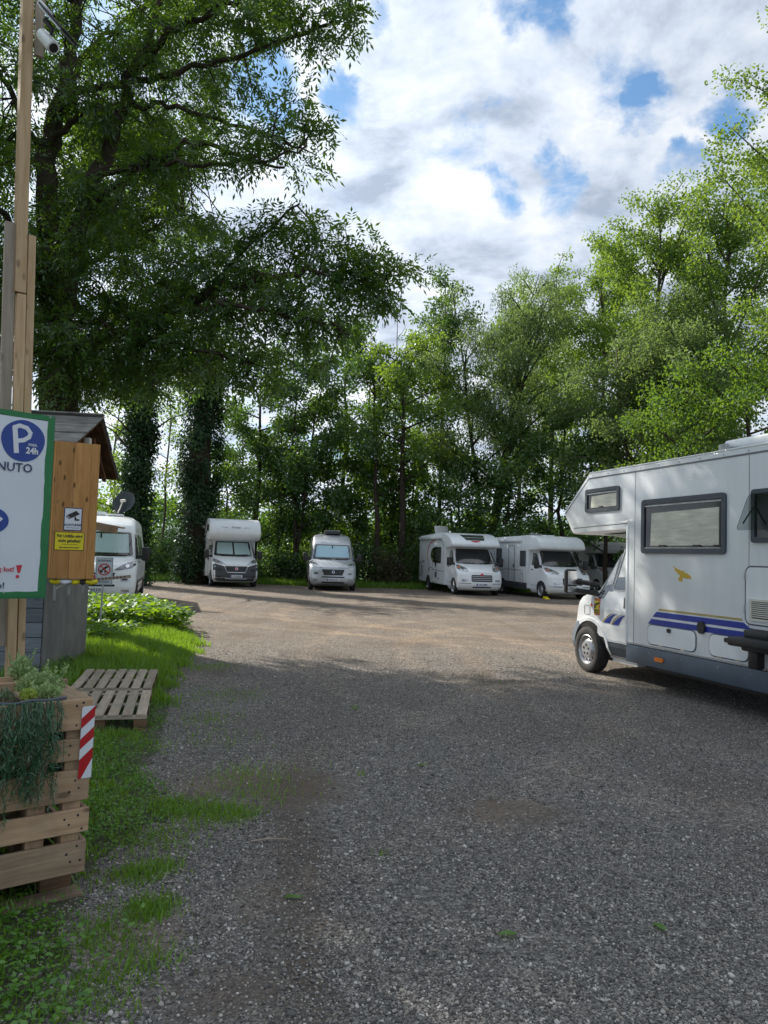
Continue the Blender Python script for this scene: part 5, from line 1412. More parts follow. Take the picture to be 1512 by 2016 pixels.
# ------------------------------------------------------------------ planter crate
CR = frame_of(-1.312, 3.602, 38.4)
def crate():
    R = tag(empty('planter_crate'), 'tall planter crate of rough pallet boards at the near left edge', 'planter')
    R.matrix_world = CR
    W_, D_ = 1.2, .80
    for i, (z0, z1, m_) in enumerate(((.12, .262, 'crateold'), (.30, .407, 'crate'), (.443, .583, 'crate'), (.626, .723, 'crate'), (.762, .900, 'crate'))):
        for y, nm in ((.011, 'plank'), (D_ - .011, 'plank')):
            board(R, (W_, .022, z1 - z0), M[m_], T(-W_ / 2 + (.004 if i % 2 else -.003), y, (z0 + z1) / 2) @ RX(random.Random(i).uniform(-.8, .8)), nm, .003)
        for x in (-.011, -W_ + .011):
            board(R, (D_ - .05, .022, z1 - z0), M[m_], T(x, D_ / 2, (z0 + z1) / 2) @ RZ(90), 'plank', .003)
        rg = random.Random(20 + i)
        for x in (-.035, -.085, -.52, -.62):
            for zf in (.28, .74):
                zz = z0 + (z1 - z0) * zf + rg.uniform(-.02, .02); xx = x + rg.uniform(-.02, .02)
                patch('nail', circle(xx, zz, rg.uniform(.0045, .0065), 8), lambda a, b, off: (a, -off, b), M['nail'], R, .0008, -.002)
    for x in (-.07, -.22, -.60, -1.0, -1.14):
        board(R, (.76, .06 if x > -.1 else .045, .08), M['crate'], T(x, .055, .50) @ UP, 'post', .003)
        board(R, (.76, .05, .08), M['crate'], T(x, D_ - .055, .50) @ UP, 'post', .003)
    for x in (-.09, -.60, -1.11):
        board(R, (.14, D_ - .16, .10), M['palletold'], T(x, D_ / 2 + .05, .062), 'foot_block', .004)
    board(R, (W_, .10, .022), M['crateold'], T(-W_ / 2, .07, .010), 'foot_board', .003)
    MB().box(-W_ + .03, -.03, .09, D_ - .03, .55, .84).build('soil_fill', M['soil'], R)
    # boards over the top corner and along the back edge
    board(R, (.34, .13, .02), M['crateold'], T(-.075, .21, .888) @ RZ(92), 'top_board', .003)
    board(R, (.36, .12, .02), M['crateold'], T(-.205, .21, .884) @ RZ(88), 'top_board', .003)
    board(R, (W_, .022, .14), M['crate'], T(-W_ / 2, .42, .86), 'divider', .003)
    c = tag(empty('ground_cable'), 'dark cable lying along the top edge of the planter crate', 'cable')
    c.matrix_world = CR
    MB().tube([(x, .012 + .012 * math.sin(x * 25), .908 + .004 * math.sin(x * 40)) for x in np.linspace(-.75, -.12, 22)], .0075, 8).build('cable_strand', M['frame'], c, smooth=True)
    s = tag(empty('warning_strip'), 'red and white striped warning strip on the corner of the planter crate', 'warning strip')
    s.matrix_world = CR @ T(-.026, -.004, .705) @ RY(.6)
    pf = lambda a, b, off: (a, -off, b)
    hw, hh = .0295, .162
    patch('strip_sheet', [(-hw, -hh), (hw, -hh), (hw, hh), (-hw + .008, hh), (-hw, hh - .008)], pf, M['whitefilm'], s, .002, -.001)
    for k in range(3):
        z = .092 - .0935 * k
        patch('red_stripe', [(-hw, z - .030), (hw, z + .022), (hw, z + .070), (-hw, z + .016)] if k < 2 else [(-hw, -hh), (-hw + .012, -hh), (hw, z + .022), (hw, z + .070), (-hw, z + .016)], pf, M['red'], s, .003, .001)
crate()
# ------------------------------------------------------------------ pallets on the grass
def pallets():
    R = tag(empty('pallet', (-2.03, 6.86, 0.0), rad(14.6)), 'weathered wooden pallet on the grass, nearer one of the two', 'pallet', 'pallets laid on the verge')
    rg = random.Random(11)
    w = .088
    for i in range(7):
        x = -.048 - i * .1185
        board(R, (1.2 - .0, w, .021), M['pallet'], T(x, .6, .1335 + rg.uniform(-.002, .003)) @ RZ(90 + rg.uniform(-.6, .6)) @ RX(rg.uniform(-1.5, 1.5)), 'slat', .003)
    for y in (.05, .6, 1.15): board(R, (.8, .10, .022), M['pallet'], T(-.4, y, .111), 'crossbar', .003)
    for y in (.06, .6, 1.14):
        for x in (-.055, -.4, -.745): board(R, (.11, .11, .078), M['palletold'], T(x, y, .061), 'block', .004)
    for x in (-.055, -.4, -.745): board(R, (1.2, .10, .022), M['palletold'], T(x, .6, .011) @ RZ(90), 'skid', .003)
    R2 = R.copy(); COL.objects.link(R2)
    R2['label'] = 'weathered wooden pallet on the grass, the one beyond touching the hut side'
    R2.location = (-2.365, 8.12, 0.008); R2.rotation_euler = (rad(.4), rad(.5), rad(13.2))
    for ch in list(R.children):
        c = ch.copy(); COL.objects.link(c); c.parent = R2
pallets()

motorhome_b(); van_a(); van_c(); motorhome_d(); motorhome_e(); motorhome_f(); motorhome_g()
def ramp_wedge():
    y0 = Vector((6.92, 32.35, 0))
    R = tag(empty('levelling_ramp', y0, rad(17)), 'small yellow levelling wedge in front of a motorhome wheel', 'wedge')
    MB().add([(-.09, -.16, 0), (.09, -.16, 0), (.09, .16, 0), (-.09, .16, 0), (.09, -.05, .05), (-.09, -.05, .05), (.09, .16, .09), (-.09, .16, .09)], [(0, 1, 4, 5), (5, 4, 6, 7), (2, 3, 7, 6), (0, 5, 7, 3), (1, 2, 6, 4), (0, 3, 2, 1)]).build('wedge_body', M['yellow'], R, bevel=.008)
    for y in (-.02, .04, .10): MB().box(-.08, .08, y, y + .015, .055 + (y + .05) * .19, .072 + (y + .05) * .19).build('grip_rib', M['yellow'], R)
ramp_wedge()
# ------------------------------------------------------------------ foliage
def unit(a): return a / (np.linalg.norm(a, axis=-1, keepdims=True) + 1e-9)
def leaf_quads(P, D, Ln, Wd, rg, droop=0.0, fold=0.0, nrm=None):
    "diamond leaves: base P, direction D, length, width -> verts (4N), quads"
    n = len(P)
    R = rg.normal(size=(n, 3)) if nrm is None else nrm
    D = unit(D)
    S = unit(np.cross(D, R))
    L = np.asarray(Ln).reshape(-1, 1) * np.ones((n, 1)); Wd = np.asarray(Wd).reshape(-1, 1) * np.ones((n, 1))
    V = np.empty((n, 4, 3))
    mid = P + D * L * .45
    V[:, 0] = P; V[:, 1] = mid + S * Wd * .5; V[:, 2] = P + D * L; V[:, 2, 2] -= droop * L[:, 0]; V[:, 3] = mid - S * Wd * .5
    return V.reshape(-1, 3), np.arange(n * 4).reshape(-1, 4)
class Foliage:
    def __init__(s): s.V, s.Q, s.fm, s.n = [], [], [], 0
    def add(s, V, Q, mi=0):
        s.V.append(np.asarray(V, float)); s.Q.append(np.asarray(Q) + s.n); s.fm.append(np.full(len(Q), mi)); s.n += len(V)
    def twig(s, pts, r0, r1, mi=1, n=3):
        V, F = tube(pts, list(np.linspace(r0, r1, len(pts))), n, False)
        s.add(np.array([tuple(v) for v in V]), np.array(F), mi)
    def build(s, name, mats, parent):
        me = np_mesh(name, np.concatenate(s.V), np.concatenate(s.Q), mats, np.concatenate(s.fm))
        return obj(name, me, parent)
def compound(P, D, rg, L=.27, pairs=4, lw=(.085, .028), droop=.25):
    "pinnate leaves: leaflets in pairs along a rachis, one at the tip"
    n = len(P)
    D = unit(D); N = unit(rg.normal(size=(n, 3)) * .7 + np.array([0, 0, 1.0]))
    S = unit(np.cross(D, N))
    Ps, Ds, Ns, Ls = [], [], [], []
    sc = rg.uniform(.75, 1.2, size=(n, 1))
    for k in range(pairs):
        t = .28 + .72 * k / pairs
        base = P + D * (L * sc * t); base[:, 2] -= droop * L * t * t * sc[:, 0]
        for sg in (-1, 1):
            Ps.append(base); Ds.append(unit(D * .62 + S * sg * .8 - np.array([0, 0, .25]))); Ns.append(N + rg.normal(size=(n, 3)) * .35); Ls.append(sc[:, 0] * lw[0] * rg.uniform(.8, 1.1, n))
    base = P + D * L * sc; base[:, 2] -= droop * L * sc[:, 0]
    Ps.append(base); Ds.append(unit(D - np.array([0, 0, .4]))); Ns.append(N); Ls.append(sc[:, 0] * lw[0] * 1.1)
    Ls = np.concatenate(Ls)
    return leaf_quads(np.concatenate(Ps), np.concatenate(Ds), Ls, Ls * (lw[1] / lw[0]), rg, nrm=np.concatenate(Ns))
def limb_obj(pts, r0, r1, m_, parent, n=7, name='limb'):
    V, F = tube(pts, list(np.linspace(r0, r1, len(pts))), n)
    return obj(name, mesh(name, V, F, m_, True), parent)
def curve(pts, k=4):
    P = [Vector(p) for p in pts]; out = []
    for i in range(len(P) - 1):
        p0, p1, p2, p3 = P[max(0, i - 1)], P[i], P[i + 1], P[min(len(P) - 1, i + 2)]
        for j in range(k):
            t = j / k
            out.append(.5 * ((2 * p1) + (p2 - p0) * t + (2 * p0 - 5 * p1 + 4 * p2 - p3) * t * t + (3 * p1 - p0 - 3 * p2 + p3) * t ** 3))
    return out + [P[-1]]

# --- the big ash behind the hut
def big_ash():
    rg = np.random.default_rng(12)
    base = Vector((-6.35, 14.6, 0))
    R = tag(empty('ash_tree', base), 'big dark ash tree with spreading limbs towering behind the notice hut', 'tree')
    inv = Matrix.Translation(-base)
    A = lambda px, py, Y: at(px, py, Y) - base
    limb_obj(curve([(0, 0, 0), A(116, 900, 14.6), A(115, 780, 14.6), A(112, 690, 14.5)]), .42, .32, M['bark'], R, 12, 'trunk')
    LIMBS = [
        ([A(112, 690, 14.5), A(108, 560, 14.5), A(92, 345, 14.6), A(104, 240, 14.7), A(131, 151, 14.8), A(150, 40, 15), A(165, -120, 15.2), A(190, -300, 15.3)], .26, .05),
        ([A(114, 720, 14.5), A(135, 508, 14.2), A(167, 417, 14.0), A(210, 294, 13.8), A(242, 210, 13.7), A(270, 131, 13.6), A(305, 40, 13.6), A(350, -140, 13.7)], .22, .04),
        ([A(128, 700, 14.5), A(200, 668, 14.0), A(300, 630, 13.5), A(420, 572, 13.0), A(540, 548, 12.6), A(650, 535, 12.3), A(760, 545, 12.1)], .14, .02),
        ([A(95, 300, 14.6), A(150, 228, 14.3), A(210, 212, 14.0), A(300, 205, 13.6), A(400, 226, 13.2), A(520, 262, 12.8), A(590, 290, 12.5)], .10, .02),
        ([A(104, 240, 14.7), A(170, 176, 14.2), A(260, 160, 13.7), A(360, 138, 13.3), A(480, 108, 12.9), A(600, 62, 12.6), A(690, 25, 12.4)], .11, .02),
        ([A(160, 430, 14.0), A(215, 372, 13.7), A(300, 322, 13.3), A(385, 282, 13.0), A(470, 310, 12.7), A(560, 330, 12.5)], .10, .02),
        ([A(190, 350, 13.9), A(300, 322, 13.2), A(420, 322, 12.7), A(520, 318, 12.3), A(600, 290, 12.1)], .07, .015),
        ([A(270, 131, 13.6), A(330, 70, 13.1), A(420, 20, 12.8), A(520, -30, 12.5), A(640, -90, 12.3)], .10, .02),
        ([A(200, 668, 14.0), A(300, 668, 13.2), A(400, 690, 12.7), A(490, 712, 12.4)], .06, .015),
        ([A(330, 618, 13.4), A(430, 600, 12.6), A(540, 610, 12.1), A(640, 640, 11.8), A(690, 655, 11.6)], .07, .015),
        ([A(420, 572, 13.0), A(470, 500, 12.9), A(540, 440, 12.8), A(590, 400, 12.7)], .06, .015),
        ([A(110, 620, 14.5), A(60, 500, 14.0), A(-20, 400, 13.6), A(-150, 320, 13.2)], .14, .03),
        ([A(112, 700, 14.5), A(40, 690, 14.0), A(-80, 640, 13.4), A(-240, 600, 13.0)], .14, .03),
        ([A(95, 345, 14.6), A(40, 220, 15.0), A(-30, 90, 15.3), A(-100, -60, 15.6)], .11, .03),
        ([A(112, 560, 14.5), A(170, 520, 15.6), A(260, 470, 16.8), A(360, 420, 17.8)], .12, .03),
        ([A(104, 240, 14.7), A(160, 120, 16.0), A(240, 40, 17.2), A(330, -20, 18.4)], .10, .03),
        ([A(112, 640, 14.5), A(150, 640, 16.0), A(230, 620, 17.5), A(330, 610, 18.6)], .11, .03),
    ]
    allp, allr = [], []
    for li, (pts, r0, r1) in enumerate(LIMBS):
        c = curve(pts, 5)
        if li > 2: r0 *= .72
        # knotty run
        c = [p + Vector(rg.normal(size=3)) * (.035 if 0 < i < len(c) - 1 else 0) for i, p in enumerate(c)]
        limb_obj(c, r0, r1, M['bark'], R, 8)
        allp += c
    AP = np.array([tuple(p) for p in allp])
    # leaf clump centres: explicit ones give the reach of each branch, the rest fill the crown or add shade
    CL = []
    def clump(px, py, Y, r):
        for _ in range(2 if py > 430 else 1): CL.append((np.array(A(px, py, Y)) + rg.normal(size=3) * .14, r))
    for a in [(690, 20, 12.4, .5), (645, 45, 12.5, .55), (600, 30, 12.6, .55), (590, 90, 12.6, .5), (548, 62, 12.8, .55), (500, 100, 12.9, .5), (505, 30, 12.8, .6), (450, 55, 13, .6), (430, 120, 13.1, .45),
              (640, -10, 12.4, .6), (560, -30, 12.6, .7), (665, -60, 12.4, .7), (610, 75, 12.7, .4), (705, 60, 12.4, .35),
              (575, 195, 12.6, .45), (590, 240, 12.5, .5), (560, 270, 12.6, .5), (595, 300, 12.4, .42), (545, 215, 12.8, .5), (530, 300, 12.7, .45), (565, 320, 12.5, .35), (505, 260, 12.9, .4), (610, 265, 12.3, .35),
              (470, 195, 13.0, .5), (440, 230, 13.0, .5), (400, 175, 13.3, .5), (480, 330, 12.7, .45), (440, 310, 12.9, .5), (500, 365, 12.5, .3), (400, 330, 13, .5), (455, 365, 12.7, .35), (380, 250, 13.3, .5), (340, 180, 13.5, .5),
              (590, 392, 12.7, .28), (585, 425, 12.7, .38), (545, 440, 12.8, .45), (610, 455, 12.6, .38), (500, 455, 12.9, .45), (460, 440, 13, .5), (640, 490, 12.5, .42), (600, 500, 12.6, .5), (560, 500, 12.8, .55),
              (670, 505, 12.3, .42), (700, 525, 12.2, .42), (735, 540, 12.1, .40), (770, 545, 12.0, .34), (650, 545, 12.4, .42), (690, 565, 12.2, .30), (735, 590, 12.0, .26), (755, 575, 12, .24), (715, 500, 12.2, .25),
              (520, 545, 12.8, .55), (470, 530, 13, .6), (430, 500, 13.1, .6), (590, 560, 12.5, .5), (620, 600, 12.2, .42), (640, 640, 11.9, .38), (575, 610, 12.3, .5), (540, 640, 12.4, .5), (590, 655, 12.1, .4), (660, 665, 11.8, .28),
              (500, 600, 12.7, .55), (460, 640, 12.7, .5), (430, 580, 13, .6), (490, 700, 12.4, .42), (440, 690, 12.6, .5), (400, 650, 12.9, .5), (370, 690, 12.9, .45), (330, 660, 13.2, .5), (520, 735, 12.3, .3),
              (470, 745, 12.3, .3), (380, 735, 12.8, .35), (330, 720, 13, .4), (290, 690, 13.4, .5), (240, 700, 13.7, .5), (210, 740, 14, .5), (250, 760, 13.8, .45), (180, 700, 14, .6), (160, 760, 14.2, .5), (300, 760, 13.3, .3),
              (340, 390, 13.4, .4), (300, 390, 13.5, .45), (390, 410, 13.3, .4)]:
        clump(*a)
    r2 = random.Random(7)
    poly = [(-330, 760), (-330, -260), (700, -260), (660, -60), (430, 120), (410, 330), (330, 350), (330, 420), (430, 440), (560, 520), (480, 640), (330, 690), (250, 750), (120, 790), (60, 740)]
    k = 0
    while k < 760:
        px, py = r2.uniform(-330, 700), r2.uniform(-260, 780)
        if not inside((px, py), poly): continue
        Y = r2.uniform(12.4, 20.5) if py < 520 else r2.uniform(12.6, 17.5)
        # airy pockets where the sky shows through
        h = math.sin(px * .021 + 1.3) * math.sin(py * .024 + .4) + .5 * math.sin(px * .05 + py * .037)
        if h < -.30: continue
        CL.append((np.array(A(px, py, Y)), r2.uniform(.35, .62))); k += 1
    for _ in range(120):  # extra clumps added deep in the crown to shade the near camper's flank
        CL.append((np.array(A(r2.uniform(150, 400), r2.uniform(220, 480), r2.uniform(15.5, 21))), r2.uniform(.4, .65)))
    # lower, darker inner mass against the trunk
    for _ in range(110):
        px = r2.uniform(-220, 440); py = r2.uniform(430, 720)
        CL.append((np.array(A(px, py, r2.uniform(12.8, 17.5))), r2.uniform(.4, .65)))
    for i in range(6, len(AP), 3):
        if AP[i, 2] > 4.5: CL.append((AP[i] + rg.normal(size=3) * .28, r2.uniform(.28, .45)))
    def in_notch(c):      # the open gap between the upper and the lower tier of branches
        q = Vector(c) + base - Vector((0, 0, CAM_H)); dz = q.dot(_f)
        px, py = 756 + FPX * q.dot(_r) / dz, 1008 - FPX * q.dot(_u) / dz
        return 345 < px < 640 and 338 < py < 432 - max(0, 430 - px) * .25
    F_ = Foliage()
    for c, r in CL:
        if in_notch(c) and r2.random() < .88: continue
        d = np.linalg.norm(AP - c, axis=1)
        near = AP[int(np.argmin(d))]
        mid = (near + c) / 2 + rg.normal(size=3) * .12 + np.array([0, 0, .12 * d.min()])
        n = int(14 + 42 * r)
        off = unit(rg.normal(size=(n, 3))) * (rg.uniform(0, 1, (n, 1)) ** .55) * r
        P = c + off * np.array([1, 1, .8])
        D = unit(off + rg.normal(size=(n, 3)) * .35 + np.array([0, 0, -.15]) + (c - near) * .25)
        for j in range(0, n, 9): F_.twig([c + (near - c) * .12, c + off[j] * .5 + rg.normal(size=3) * .03, P[j]], .006, .003)
        if d.min() < 4: F_.twig([near, mid, c], .018, .007, n=4)
        V, Q = compound(P - D * .08, D, rg, L=.26, pairs=3, lw=(.112, .038))
        F_.add(V, Q, 0)
    F_.build('crown', [M['ash'], M['bark']], R)
    return R
big_ash()

# --- general trees
def tree(label, px, Y, top, kind='broad', hb=3.0, rad_=3.0, seed=1, leaf='broad', bark='bark', tr=.16, nl=12, dens=1.0, lean=0.0, size=.17, name='tree', group=None, stems=1, clump=.75, X=None, H=None, fork=None):
    rg = np.random.default_rng(seed)
    if X is None: X = at(px, 1092, Y).x
    if H is None: H = at(px, top, Y).z
    R = tag(empty(name, (X, Y, 0)), label, 'tree', group)
    F_ = Foliage()
    cl = []
    for s_ in range(stems):
        a0 = rg.uniform(0, 2 * PI) if stems > 1 else 0
        sp = (.16 if kind == 'willow' else .10) * (H if stems > 1 else 0)
        dx, dy = math.cos(a0 + 2 * PI * s_ / stems) * sp, math.sin(a0 + 2 * PI * s_ / stems) * sp * .6
        hh = H * (1 if s_ == 0 else rg.uniform(.8, .96))
        ks = np.linspace(0, 1, 8)
        tp = [Vector((dx * t ** 1.2 + lean * t * t + rg.normal() * .10 * (0 < t < 1), dy * t ** 1.2 + rg.normal() * .10 * (0 < t < 1), hh * t * .985)) for t in ks]
        limb_obj(tp, tr * (1 if stems == 1 else .75), .02, M[bark], R, 8, 'trunk')
        tarr = np.array([tuple(p) for p in tp])
        for i in range(nl):
            t = (i + rg.uniform(.1, .9)) / nl
            z = hb + (hh * .96 - hb) * t
            f = z / (hh * .985); q = np.array([np.interp(f, ks, tarr[:, j]) for j in range(3)])
            az = i * 2.4 + rg.uniform(-.4, .4) + s_
            if kind == 'poplar': env = rad_ * max(.30, (1 - t ** 2.7)) * (.65 + .5 * min(1, t * 3)); el = rg.uniform(.75, 1.1)
            elif kind == 'willow': env = rad_ * max(.35, math.sin(PI * (.22 + .72 * t))); el = rg.uniform(.6, 1.0)
            else: env = rad_ * max(.32, math.sin(PI * (.2 + .74 * t)) ** .8); el = rg.uniform(.25, .75)
            ln = env * rg.uniform(.78, 1.12) / max(.35, math.cos(el))
            ln = min(ln, (H * 1.02 - q[2]) / max(.2, math.sin(el)) + .4) if el > 0 else ln
            d = np.array([math.cos(az) * math.cos(el), math.sin(az) * math.cos(el), math.sin(el)])
            b = [q]
            m_ = q + d * ln * .5 + rg.normal(size=3) * .12 * ln * .3
            e = q + d * ln + np.array([0, 0, (-.10 if kind != 'willow' else -.25) * ln]) + rg.normal(size=3) * .1
            pts = curve([q, m_, e], 3)
            limb_obj(pts, tr * .30 * (1 - .5 * t) + .012, .010, M[bark], R, 5)
            pa = np.array([tuple(p) for p in pts])
            nc = max(3, int(ln / (clump * .62)))
            for j in range(nc):
                u_ = .30 + .72 * (j + rg.uniform(0, .8)) / nc
                c = np.array([np.interp(min(1, u_), np.linspace(0, 1, len(pa)), pa[:, k]) for k in range(3)])
                c = c + rg.normal(size=3) * clump * .42
                cl.append((c, clump * rg.uniform(.6, 1.15)))
        for j in range(int(4 + nl * .5)):
            f = rg.uniform(max(.4, hb / H), 1.0); q = np.array([np.interp(f, ks, tarr[:, k]) for k in range(3)])
            cl.append((q + rg.normal(size=3) * clump * (.35 + .6 * (1 - f)), clump * rg.uniform(.5, .9)))
    for c, r in cl:
        n = max(10, int(105 * dens * r * r / (.75 ** 2)))
        off = unit(rg.normal(size=(n, 3))) * (rg.uniform(0, 1, (n, 1)) ** .5) * r
        if kind == 'willow':
            P = c + off * np.array([1, 1, 1.15]); D = unit(np.array([0, 0, -.75]) + rg.normal(size=(n, 3)) * .62)
            V, Q = leaf_quads(P, D, size * 1.5 * rg.uniform(.7, 1.3, n), size * .32, rg)
        else:
            P = c + off * np.array([1, 1, .72]); D = unit(off + rg.normal(size=(n, 3)) * .8 - np.array([0, 0, .35]))
            V, Q = leaf_quads(P, D, size * rg.uniform(.7, 1.3, n), size * .72 * rg.uniform(.8, 1.1, n), rg)
        F_.add(V, Q, 0)
        if r > .4: F_.twig([c - off[0] * .6, c, c + off[1] * .8], .012, .005)
    F_.build('crown', [M[leaf], M[bark]], R)
    return R
def ivy_trunk(label, px, Y, top, r0, r1, seed, name='ivy_tree'):
    rg = np.random.default_rng(seed)
    X = at(px, 1092, Y).x; H = at(px, top, Y).z
    R = tag(empty(name, (X, Y, 0)), label, 'tree')
    tp = [Vector((rg.normal() * .06 * (t > 0), rg.normal() * .06, H * t)) for t in np.linspace(0, 1, 8)]
    limb_obj(tp, r0 * .62, r1 * .55, M['bark'], R, 9, 'trunk')
    for i in range(7):
        z = H * rg.uniform(.55, .98); a = rg.uniform(0, 2 * PI); l = rg.uniform(1.2, 2.6)
        limb_obj([(0, 0, z), (math.cos(a) * l * .5, math.sin(a) * l * .5, z + l * .4), (math.cos(a) * l, math.sin(a) * l, z + l * .6)], .05, .012, M['bark'], R, 5)
    F_ = Foliage()
    nb = int(H * 27)
    for k in range(nb):      # bulging cushions of ivy
        z = rg.uniform(.1, H); t = z / H; a = rg.uniform(0, 2 * PI)
        rr = (r0 + (r1 - r0) * t) * rg.uniform(.70, 1.12) * (1 + .16 * math.sin(z * 1.7 + seed) + .10 * math.sin(z * 4.1))
        c = np.array([math.cos(a) * rr, math.sin(a) * rr, z]); n = 75
        off = rg.normal(size=(n, 3)) * np.array([.17, .17, .24])
        D = unit(np.array([math.cos(a) * .5, math.sin(a) * .5, -.9]) + rg.normal(size=(n, 3)) * .35)
        V, Q = leaf_quads(c + off, D, .125 * rg.uniform(.7, 1.3, n), .105, rg, nrm=np.array([math.cos(a), math.sin(a), .3]) + rg.normal(size=(n, 3)) * .4)
        F_.add(V, Q, 0)
    F_.build('ivy', [M['ivy'], M['bark']], R)
    G_ = Foliage()
    for k in range(22):
        a = rg.uniform(0, 2 * PI); z = H * rg.uniform(.7, 1.05); l = rg.uniform(.4, 2.4)
        c = np.array([math.cos(a) * l, math.sin(a) * l, z + l * .4]); n = 55
        off = unit(rg.normal(size=(n, 3))) * rg.uniform(0, 1, (n, 1)) ** .5 * .7
        V, Q = leaf_quads(c + off, off + rg.normal(size=(n, 3)) * .5, .18 * rg.uniform(.7, 1.3, n), .12, rg)
        G_.add(V, Q, 0)
    G_.build('crown', [M['ashdark'], M['bark']], R)
    return R
ivy_trunk('slender ivy-clad trunk rising behind the satellite dish of the white van', 262, 33, 735, .62, .42, 3)
ivy_trunk('broad dark ivy-clad trunk left of the overcab motorhome with the black bumper', 388, 36.5, 690, 1.05, .72, 4)

tree('thin light-green tree standing between the two ivy-clad trunks', 322, 47, 690, 'broad', 3, 2.2, 21, 'bright', 'barkgrey', .09, 11, .55)
tree('pale young tree glimpsed left of the slender ivy-clad trunk', 215, 48, 720, 'broad', 2.0, 2.6, 22, 'bright', 'barkgrey', .10, 10, .6)
tree('dark broadleaf tree rising directly behind the overcab motorhome', 500, 43, 690, 'broad', 1.6, 3.0, 23, 'ashdark', 'bark', .20, 14, 1.5)
tree('dark two-stemmed tree between the overcab motorhome and the silver van', 583, 42, 640, 'broad', 2.4, 2.9, 24, 'ashdark', 'bark', .16, 14, 1.5, stems=2)
tree('tall dark tree behind the left shoulder of the silver van', 668, 46, 615, 'broad', 2.0, 3.3, 25, 'ashdark', 'bark', .20, 15, 1.6)
tree('slim dark trunk with sparse crown right of the silver van', 738, 41.5, 700, 'broad', 4.4, 2.3, 26, 'ashdark', 'bark', .17, 10, 1.3, lean=-.6)
tree('forked tree with yellow-green crown and ivy-dark stem right of the silver van', 788, 41.5, 668, 'broad', 5.2, 3.5, 27, 'bright', 'bark', .24, 14, 1.4)
tree('tall narrow dark tree just left of the willow', 862, 46, 535, 'poplar', 4.0, 2.2, 28, 'ashdark', 'bark', .16, 18, 1.3)
tree('tall grey-green willow with several stems behind the swoosh motorhome', 955, 43, 520, 'willow', 4.5, 4.0, 29, 'willow', 'bark', .24, 15, .9, stems=4, name='willow_tree')
tree('leafy poplar rising right of the willow top', 1085, 50, 515, 'poplar', 4.0, 3.2, 30, 'poplar', 'barkgrey', .22, 24, .95, name='poplar_tree')
tree('bright poplar between the willow row and the tallest poplar', 1178, 47, 470, 'poplar', 4.0, 3.4, 31, 'poplar', 'barkgrey', .22, 26, .95, name='poplar_tree')
tree('tallest broad poplar catching the light above the near camper nose', 1290, 40, 385, 'poplar', 5.0, 4.0, 32, 'poplar', 'barkgrey', .28, 32, 1.2, name='poplar_tree', clump=.8, size=.15)
tree('second big poplar right of the tallest one above the near camper roof', 1425, 38, 375, 'poplar', 5.0, 3.9, 33, 'poplar', 'barkgrey', .28, 32, 1.2, name='poplar_tree', clump=.8, size=.15)
tree('silvery willow hanging in front of the tall poplars', 1262, 36.5, 600, 'broad', 4.0, 3.5, 34, 'willow', 'barkgrey', .2, 14, 1.5, stems=3, size=.13, name='willow_tree')
tree('pale willow leaning above the roof of the near camper', 1400, 35, 560, 'broad', 4.5, 3.4, 35, 'willow', 'barkgrey', .2, 13, 1.4, stems=3, size=.13, name='willow_tree')
tree('near tall poplar cut by the right edge of the view', 1640, 25, -10, 'poplar', 6.0, 3.4, 36, 'poplar', 'barkgrey', .3, 34, 1.7, name='poplar_tree', clump=.72, size=.12)
tree('dark shaded maple low behind the line-graphics motorhome', 1105, 41.5, 800, 'broad', 1.6, 3.4, 37, 'ashdark', 'bark', .15, 14, 1.1)
tree('dark shaded tree low behind the swoosh motorhome', 1000, 41, 860, 'broad', 1.2, 3.2, 38, 'ashdark', 'bark', .13, 13, 1.1)
tree('mid-green maple spreading right above the nose of the near camper', 1330, 31, 770, 'broad', 2.4, 3.0, 39, 'broad', 'bark', .16, 14, 1.5, size=.125)
tree('dark tree filling the gap left of the near camper nose', 1195, 39, 830, 'broad', 1.4, 2.8, 40, 'ashdark', 'bark', .14, 13, 1.0)
tree('bushy dark tree beneath the willow stems', 905, 41.5, 900, 'broad', 1.0, 2.6, 41, 'ashdark', 'bark', .12, 12, 1.0)
tree('dark broadleaf tree above the rear roof of the near camper', 1470, 30, 700, 'broad', 2.5, 3.0, 42, 'broad', 'bark', .18, 14, 1.5, size=.125)
tree('green backing tree behind the forked yellow-green one', 820, 50, 655, 'broad', 2.0, 3.2, 43, 'broad', 'bark', .16, 13, 1.5)
tree('small leafy tree behind the gap between silver van and swoosh motorhome', 770, 44, 905, 'broad', 1.0, 2.2, 44, 'broad', 'bark', .10, 11, 1.5)
tree('far poplar peeping over the willow on its right side', 1020, 56, 545, 'poplar', 4.0, 3.0, 45, 'poplar', 'barkgrey', .2, 20, .85, name='poplar_tree')
tree('lower poplar filling behind the bright poplar', 1235, 52, 560, 'poplar', 3.0, 3.6, 46, 'poplar', 'barkgrey', .2, 20, .95, name='poplar_tree')
tree('leafy tree far behind the tall poplars at the right', 1370, 50, 620, 'broad', 2.0, 4.2, 47, 'broad', 'bark', .2, 16, 1.0)
tree('small green tree left of the overcab motorhome in front of the ivy', 440, 41, 900, 'broad', 1.4, 1.9, 48, 'broad', 'bark', .09, 9, .8)
tree('light green tree on the meadow edge behind the black-bumper motorhome', 545, 52, 880, 'broad', 1.4, 2.6, 49, 'broad', 'bark', .10, 10, .8)
tree('understorey tree low behind the gap right of the overcab motorhome', 545, 44, 830, 'broad', .8, 2.6, 81, 'ashdark', 'bark', .09, 11, 1.3)
tree('understorey tree behind the silver van', 640, 43.5, 850, 'broad', .9, 2.5, 82, 'broad', 'bark', .09, 11, 1.2)
tree('understorey tree right of the silver van', 705, 45, 830, 'broad', .9, 2.6, 83, 'ashdark', 'bark', .09, 11, 1.3)
